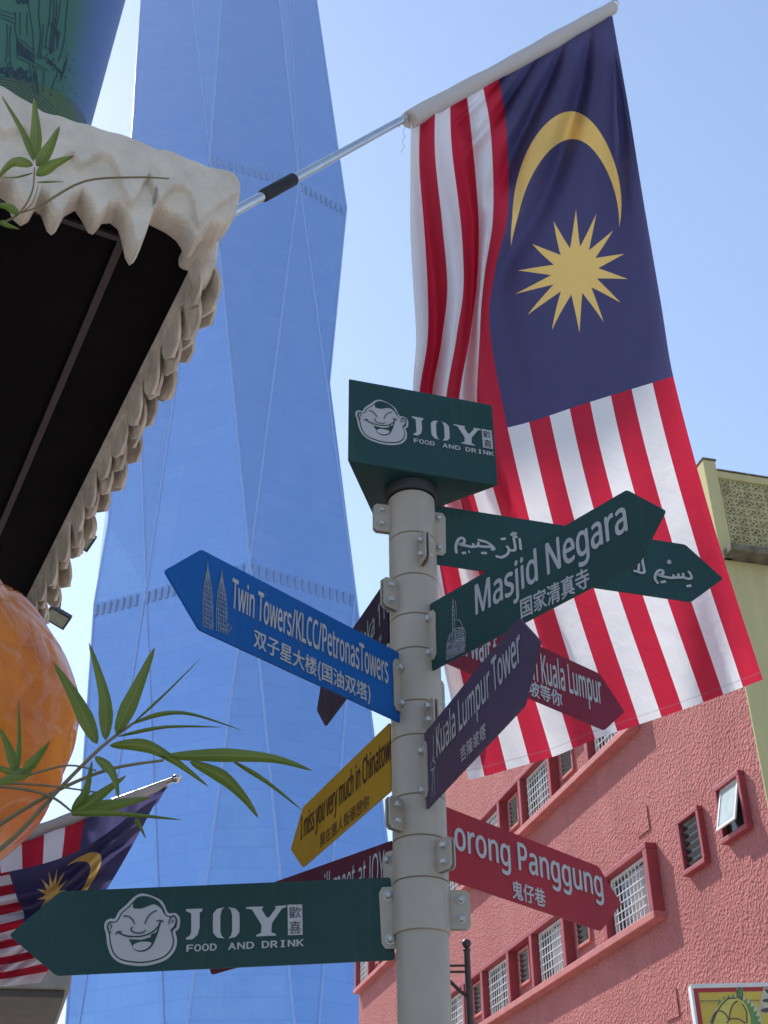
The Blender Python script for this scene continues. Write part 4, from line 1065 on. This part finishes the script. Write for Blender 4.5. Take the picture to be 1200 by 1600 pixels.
# ------------------------------------------------------------------ awning, lamp post, durian sign
def awning():
    z = 3.6; c = at_h(110, 1545, z); c = Vector((c.x, c.y, z))
    t = thing('awning', 'beige flat canopy with grey underside at the bottom left corner', 'awning', Vector((c.x - 1, c.y + 1, 0)))
    X = azv(82); Yd = azv(-17)
    f = MB(); f.box(c, X, Z, Yd, -4, 0, .0, .18, .0, 5.0); f.build('fascia', M['awn_top'], t, bevel=.01)
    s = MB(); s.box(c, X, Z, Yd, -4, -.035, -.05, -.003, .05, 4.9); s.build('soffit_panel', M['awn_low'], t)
    g = MB(); g.box(c, X, Z, Yd, -.60, -.575, -.056, -.052, .05, 4.9); g.build('panel_gap', M['black'], t)
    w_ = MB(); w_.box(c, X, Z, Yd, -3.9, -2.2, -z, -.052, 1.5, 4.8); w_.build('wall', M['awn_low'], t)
awning()
def lamp_post():
    Y = 7.6; p = at_fwd(729, 1478, Y); b0 = Vector((p.x, p.y, 0))
    t = thing('bracket_post', 'slim dark iron post with ball finial and side brackets right of the signpost', 'post', b0)
    b = MB(); b.tube([b0, b0 + Z * (p.z - .02)], .019, 14); b.lathe(b0, Z, [(.09, 0), (.09, .12), (.04, .2), (.03, .7), (.019, .75)], 16); b.build('post', M['iron'], t, smooth=40)
    f = MB(); f.lathe(Vector((p.x, p.y, p.z - .03)), Z, [(.022, 0), (.025, .008), (.014, .016), (.024, .03), (.030, .045), (.024, .062), (.008, .070)], 16); f.build('finial', M['iron'], t, smooth=50)
    d = Vector((-1, .15, 0)).normalized(); q = Vector((p.x, p.y, p.z))
    a = MB()
    a.tube([q - Z * .115, q - Z * .100 + d * .36], .008, 8); a.tube([q - Z * .15, q - Z * .14 + d * .36], .008, 8)
    a.tube([q - Z * .30, q - Z * .26 + d * .05, q - Z * .17 + d * .14, q - Z * .142 + d * .26], .011, 8)
    a.build('bracket', M['iron'], t, smooth=50)
lamp_post()
M['board_y'] = mat('yellow_print', (.62, .46, .06), .45, var=.08, vscale=3)
M['board_r'] = mat('red_print', (.40, .02, .03), .45, var=.05)
M['lobe'] = mat('pale_yellow_print', (.64, .56, .10), .45, var=.08, vscale=12)
M['lobe2'] = mat('deeper_yellow_print', (.58, .44, .06), .45, var=.05)
M['husk'] = mat('green_print', (.13, .30, .07), .45, var=.15, vscale=12)
M['halo'] = mat('cream_print', (.60, .57, .42), .45)
M['brush'] = mat('brown_print', (.10, .065, .06), .45)
M['white'] = mat('white_enamel', (.72, .73, .72), .4, var=.06)
def durian_sign():
    Y = 12.0; o = at_fwd(1078.5, 1538, Y); X = azv(93); pl = Plane(o, X, Z.copy())
    t = thing('fruit_signboard', 'yellow and red signboard with a painted durian at the bottom right', 'sign', Vector((o.x + 1, o.y, 0)))
    W_, H_ = 2.4, 1.5
    b = MB(); b.box(o, X, Z, pl.N, 0, W_, -H_, 0, -.16, -.02); b.build('cabinet', M['white'], t, bevel=.006)
    fr = MB()
    for (x0, x1, y0, y1) in ((0, W_, -.035, 0.002), (0, .02, -H_, -.035), (W_ - .04, W_, -H_, -.035), (.02, W_ - .04, -H_, -H_ + .04)): fr.box(o, X, Z, pl.N, x0, x1, y0, y1, -.0198, .006)
    fr.build('frame', M['white'], t)
    # picture, pixel-zoom coordinates (7.5x from 1040,1500) laid onto the board
    P = lambda pts: [pl.px(1040 + x / 7.5, 1500 + y / 7.5) for x, y in pts]
    a = MB(); n = -.018
    def sh(m, pts, k): a.m = m; a.sheet(pl.o, pl.X, pl.Y, pl.N, P(pts) if pts[0][0] > 50 else pts, n + .001 * k)
    sh(0, [(.02, -.035), (W_ - .04, -.035), (W_ - .04, -H_ + .04), (.02, -H_ + .04)], 0)
    ye = pl.px(1040 + 388 / 7.5, 1500 + 378 / 7.5)
    sh(1, [(ye[0], ye[1]), (W_ - .12, ye[1]), (W_ - .12, -H_ + .12), (ye[0], -H_ + .12)], 1)
    sh(6, [(405, 471), (1110, 462), (1110, 470), (405, 479)], 2); sh(6, [(405, 492), (1110, 484), (1110, 487), (405, 495)], 2)
    sh(5, smooth_closed([(832, 330), (860, 312), (905, 320), (925, 440), (985, 470), (1045, 520), (1090, 590), (1130, 700), (1150, 900), (1100, 1100), (500, 1100), (505, 800), (560, 640), (640, 480), (760, 425), (840, 415)], 3), 3)
    sp = []; cen = (800, 830)
    for k in range(44):
        an = -2.1 + k * .085; r = (300 if k % 2 else 345); sp.append((cen[0] + r * math.cos(an) * .98, cen[1] + r * math.sin(an) * 1.28))
    sh(4, sp + [(980, 1100), (600, 1100), (560, 800)], 4)
    sh(2, smooth_closed([(640, 500), (720, 445), (830, 440), (920, 490), (980, 600), (1000, 740), (990, 1100), (520, 1100), (530, 800), (570, 640)], 4), 5)
    sh(3, smooth_closed([(760, 640), (790, 520), (850, 480), (900, 500), (950, 620), (950, 760), (920, 900), (800, 900), (750, 780)], 4), 6)
    a.m = 6
    for i, l in enumerate(([(530, 800), (610, 600), (720, 460), (830, 445)], [(745, 690), (765, 590), (800, 510), (850, 475)], [(530, 740), (600, 600), (690, 615), (740, 690)], [(720, 740), (760, 690), (860, 690), (940, 740)], [(955, 740), (950, 600), (900, 510)])):
        a.ribbon(pl.o, pl.X, pl.Y, pl.N, smooth_open(P(l)), .012, n + .008 + .0002 * i)
    sh(6, [(836, 400), (842, 330), (870, 318), (905, 330), (912, 420), (890, 470), (850, 430)], 7); sh(4, [(848, 410), (852, 340), (872, 328), (896, 336), (902, 410), (880, 450)], 8)
    sh(5, smooth_closed([(1120, 470), (1150, 330), (1190, 320), (1400, 360), (1400, 640), (1180, 620), (1100, 590)], 3), 3)
    for pts in ([(1165, 340), (1210, 345), (1225, 400), (1190, 380)], [(1135, 470), (1190, 450), (1260, 460), (1250, 490), (1170, 490)], [(1115, 585), (1180, 560), (1270, 570), (1260, 600), (1160, 610)], [(1280, 350), (1320, 360), (1310, 600), (1285, 600)]): sh(6, smooth_closed(pts, 3), 9)
    a.build('picture', [M['board_r'], M['board_y'], M['lobe'], M['lobe2'], M['husk'], M['halo'], M['brush']], t)
    lg = MB()
    for x in (.3, W_ - .3): lg.tube([o + X * x - pl.N * .1 - Z * (H_ - .02), Vector((o.x + X.x * x - pl.N.x * .1, o.y + X.y * x - pl.N.y * .1, 0))], .05, 12)
    lg.build('leg', M['white'], t, smooth=40)
durian_sign()

# ------------------------------------------------------------------ bamboo
def bamboo():
    Yb = 2.1
    t = thing('bamboo_plant', 'bamboo with slender green leaves reaching in from the left edge', 'plant', Vector((-1.45, 2.4, 0)))
    cu = MB(); cu.tube([Vector((-1.45, 2.4, 0)), Vector((-1.43, 2.38, 2)), Vector((-1.5, 2.5, 4.4)), Vector((-1.45, 2.7, 6))], [.022, .02, .014, .005], 12); cu.build('culm', M['stem'], t, smooth=40)
    def leaf(mb, pts, wpx, Y0, dY):
        P = smooth_open([(x, y, Y0 + dY * i / (len(pts) - 1)) for i, (x, y) in enumerate(pts)], 6); k = len(P); rows = []; uvs = []
        for i, (x, y, Y) in enumerate(P):
            s = i / (k - 1); a = P[max(0, i - 1)]; c = P[min(k - 1, i + 1)]; dx, dy = c[0] - a[0], c[1] - a[1]; L_ = math.hypot(dx, dy) or 1
            h = wpx / 2 * min(1, (s / .32) ** .75 if s > 0 else 0) * (max(0, 1 - s)) ** .8 * 1.5 + .2
            nx, ny = -dy / L_ * h, dx / L_ * h
            rows.append([at_fwd(x + nx, y + ny, Y + .004 * h / 10), at_fwd(x + nx * .5, y + ny * .5, Y - .001), at_fwd(x, y, Y - .005), at_fwd(x - nx * .5, y - ny * .5, Y - .001), at_fwd(x - nx, y - ny, Y + .006 * h / 10)])
            uvs.append([(s, q / 4) for q in range(5)])
        mb.grid(rows, uvs)
    def stem(mb, pts, rad, Y0, dY):
        P = smooth_open([(x, y, Y0 + dY * i / (len(pts) - 1)) for i, (x, y) in enumerate(pts)], 5)
        mb.tube([at_fwd(x, y, Y) for x, y, Y in P], [rad * (1 - .5 * i / len(P)) for i in range(len(P))], 8)
    groups = []
    leaves = [([(152, 1163), (121, 1097), (83, 1034)], 24), ([(165, 1157), (163, 1088), (139, 1004)], 21), ([(181, 1147), (212, 1080), (242, 1011)], 24), ([(208, 1130), (258, 1084), (312, 1030)], 3.5), ([(204, 1132), (250, 1116), (300, 1116), (378, 1141)], 7), ([(183, 1151), (258, 1136), (347, 1136)], 5.5),
        ([(171, 1165), (225, 1165), (270, 1187), (326, 1229)], 19), ([(250, 1182), (354, 1180), (430, 1186), (488, 1204)], 20), ([(296, 1190), (346, 1213), (380, 1245), (404, 1278)], 20), ([(362, 1188), (417, 1222), (472, 1266)], 7), ([(148, 1182), (175, 1207), (186, 1248)], 15), ([(112, 1274), (150, 1247), (197, 1212)], 20), ([(112, 1270), (175, 1258), (236, 1246)], 21), ([(112, 1272), (180, 1271), (284, 1281)], 10), ([(112, 1268), (133, 1240), (144, 1188)], 15), ([(211, 1278), (218, 1290), (228, 1310)], 7)]
    stems = [([(-60, 1370), (20, 1310), (100, 1225), (160, 1166), (208, 1130)], .0052), ([(-60, 1330), (20, 1275), (100, 1230), (175, 1201), (255, 1188)], .0048), ([(-50, 1222), (40, 1225), (95, 1230), (150, 1238)], .0028), ([(-50, 1225), (30, 1232), (80, 1245), (112, 1268)], .0036), ([(-20, 1225), (40, 1212), (105, 1196), (150, 1204)], .003)]
    groups.append((leaves, stems, Yb))
    groups.append(([([(24, 1206), (14, 1170), (-2, 1135)], 15), ([(27, 1206), (30, 1160), (29, 1092)], 8), ([(36, 1206), (56, 1186), (78, 1158)], 16), ([(50, 1204), (20, 1215), (-25, 1232)], 18), ([(40, 1210), (10, 1204), (-20, 1190)], 12)], [([(-60, 1250), (-10, 1225), (40, 1206)], .004)], 1.95))
    groups.append(([([(53, 252), (36, 207), (2, 149)], 10), ([(55, 249), (56, 200), (53, 153)], 18), ([(57, 260), (77, 230), (93, 197)], 19), ([(56, 274), (83, 257), (116, 243)], 18), ([(52, 258), (20, 254), (-8, 284)], 15), ([(52, 270), (25, 277), (2, 277)], 3), ([(57, 285), (80, 284), (100, 284)], 3), ([(30, 335), (10, 322), (-15, 322)], 12), ([(0, 345), (12, 352), (30, 358)], 8)], [([(-50, 370), (0, 350), (30, 333), (50, 300), (54, 262)], .0042), ([(33, 333), (50, 318), (60, 290)], .002), ([(70, 317), (133, 283), (213, 277), (264, 279)], .0042), ([(30, 333), (52, 326), (72, 316)], .003)], 2.5))
    for lv, st, Y in groups:
        s = MB()
        for p, r_ in st: stem(s, p, r_, Y + .02, -.03)
        bo = s.build('branch', M['stem'], t, smooth=50)
        l = MB()
        for i, (p, w_) in enumerate(lv): leaf(l, p, w_, Y + .015 * math.sin(i * 2.3), .05 * math.sin(i * 1.7))
        lo = l.build('leaves', M['leaf'], bo); lo.data.shade_smooth()
bamboo()

def haze():
    t = NT('thin_haze'); t.t.nodes.remove(t.b); v = t.n('ShaderNodeVolumePrincipled')
    v.inputs['Color'].default_value = (.80, .88, 1, 1); v.inputs['Density'].default_value = HAZE; v.inputs['Anisotropy'].default_value = .35
    t.t.links.new(v.outputs[0], t.o.inputs['Volume'])
    b = MB(); b.box(Vector((0, 0, 0)), Vector((1, 0, 0)), Vector((0, 1, 0)), Z, -3100, 3100, -3100, 3100, -1, 700)
    o = b.build('haze', t.m); o['kind'] = 'stuff'
HAZE = .00019
if HAZE: haze()

for o in bpy.data.objects:
    for k in ('_o', '_mat'):
        if k in o: del o[k]
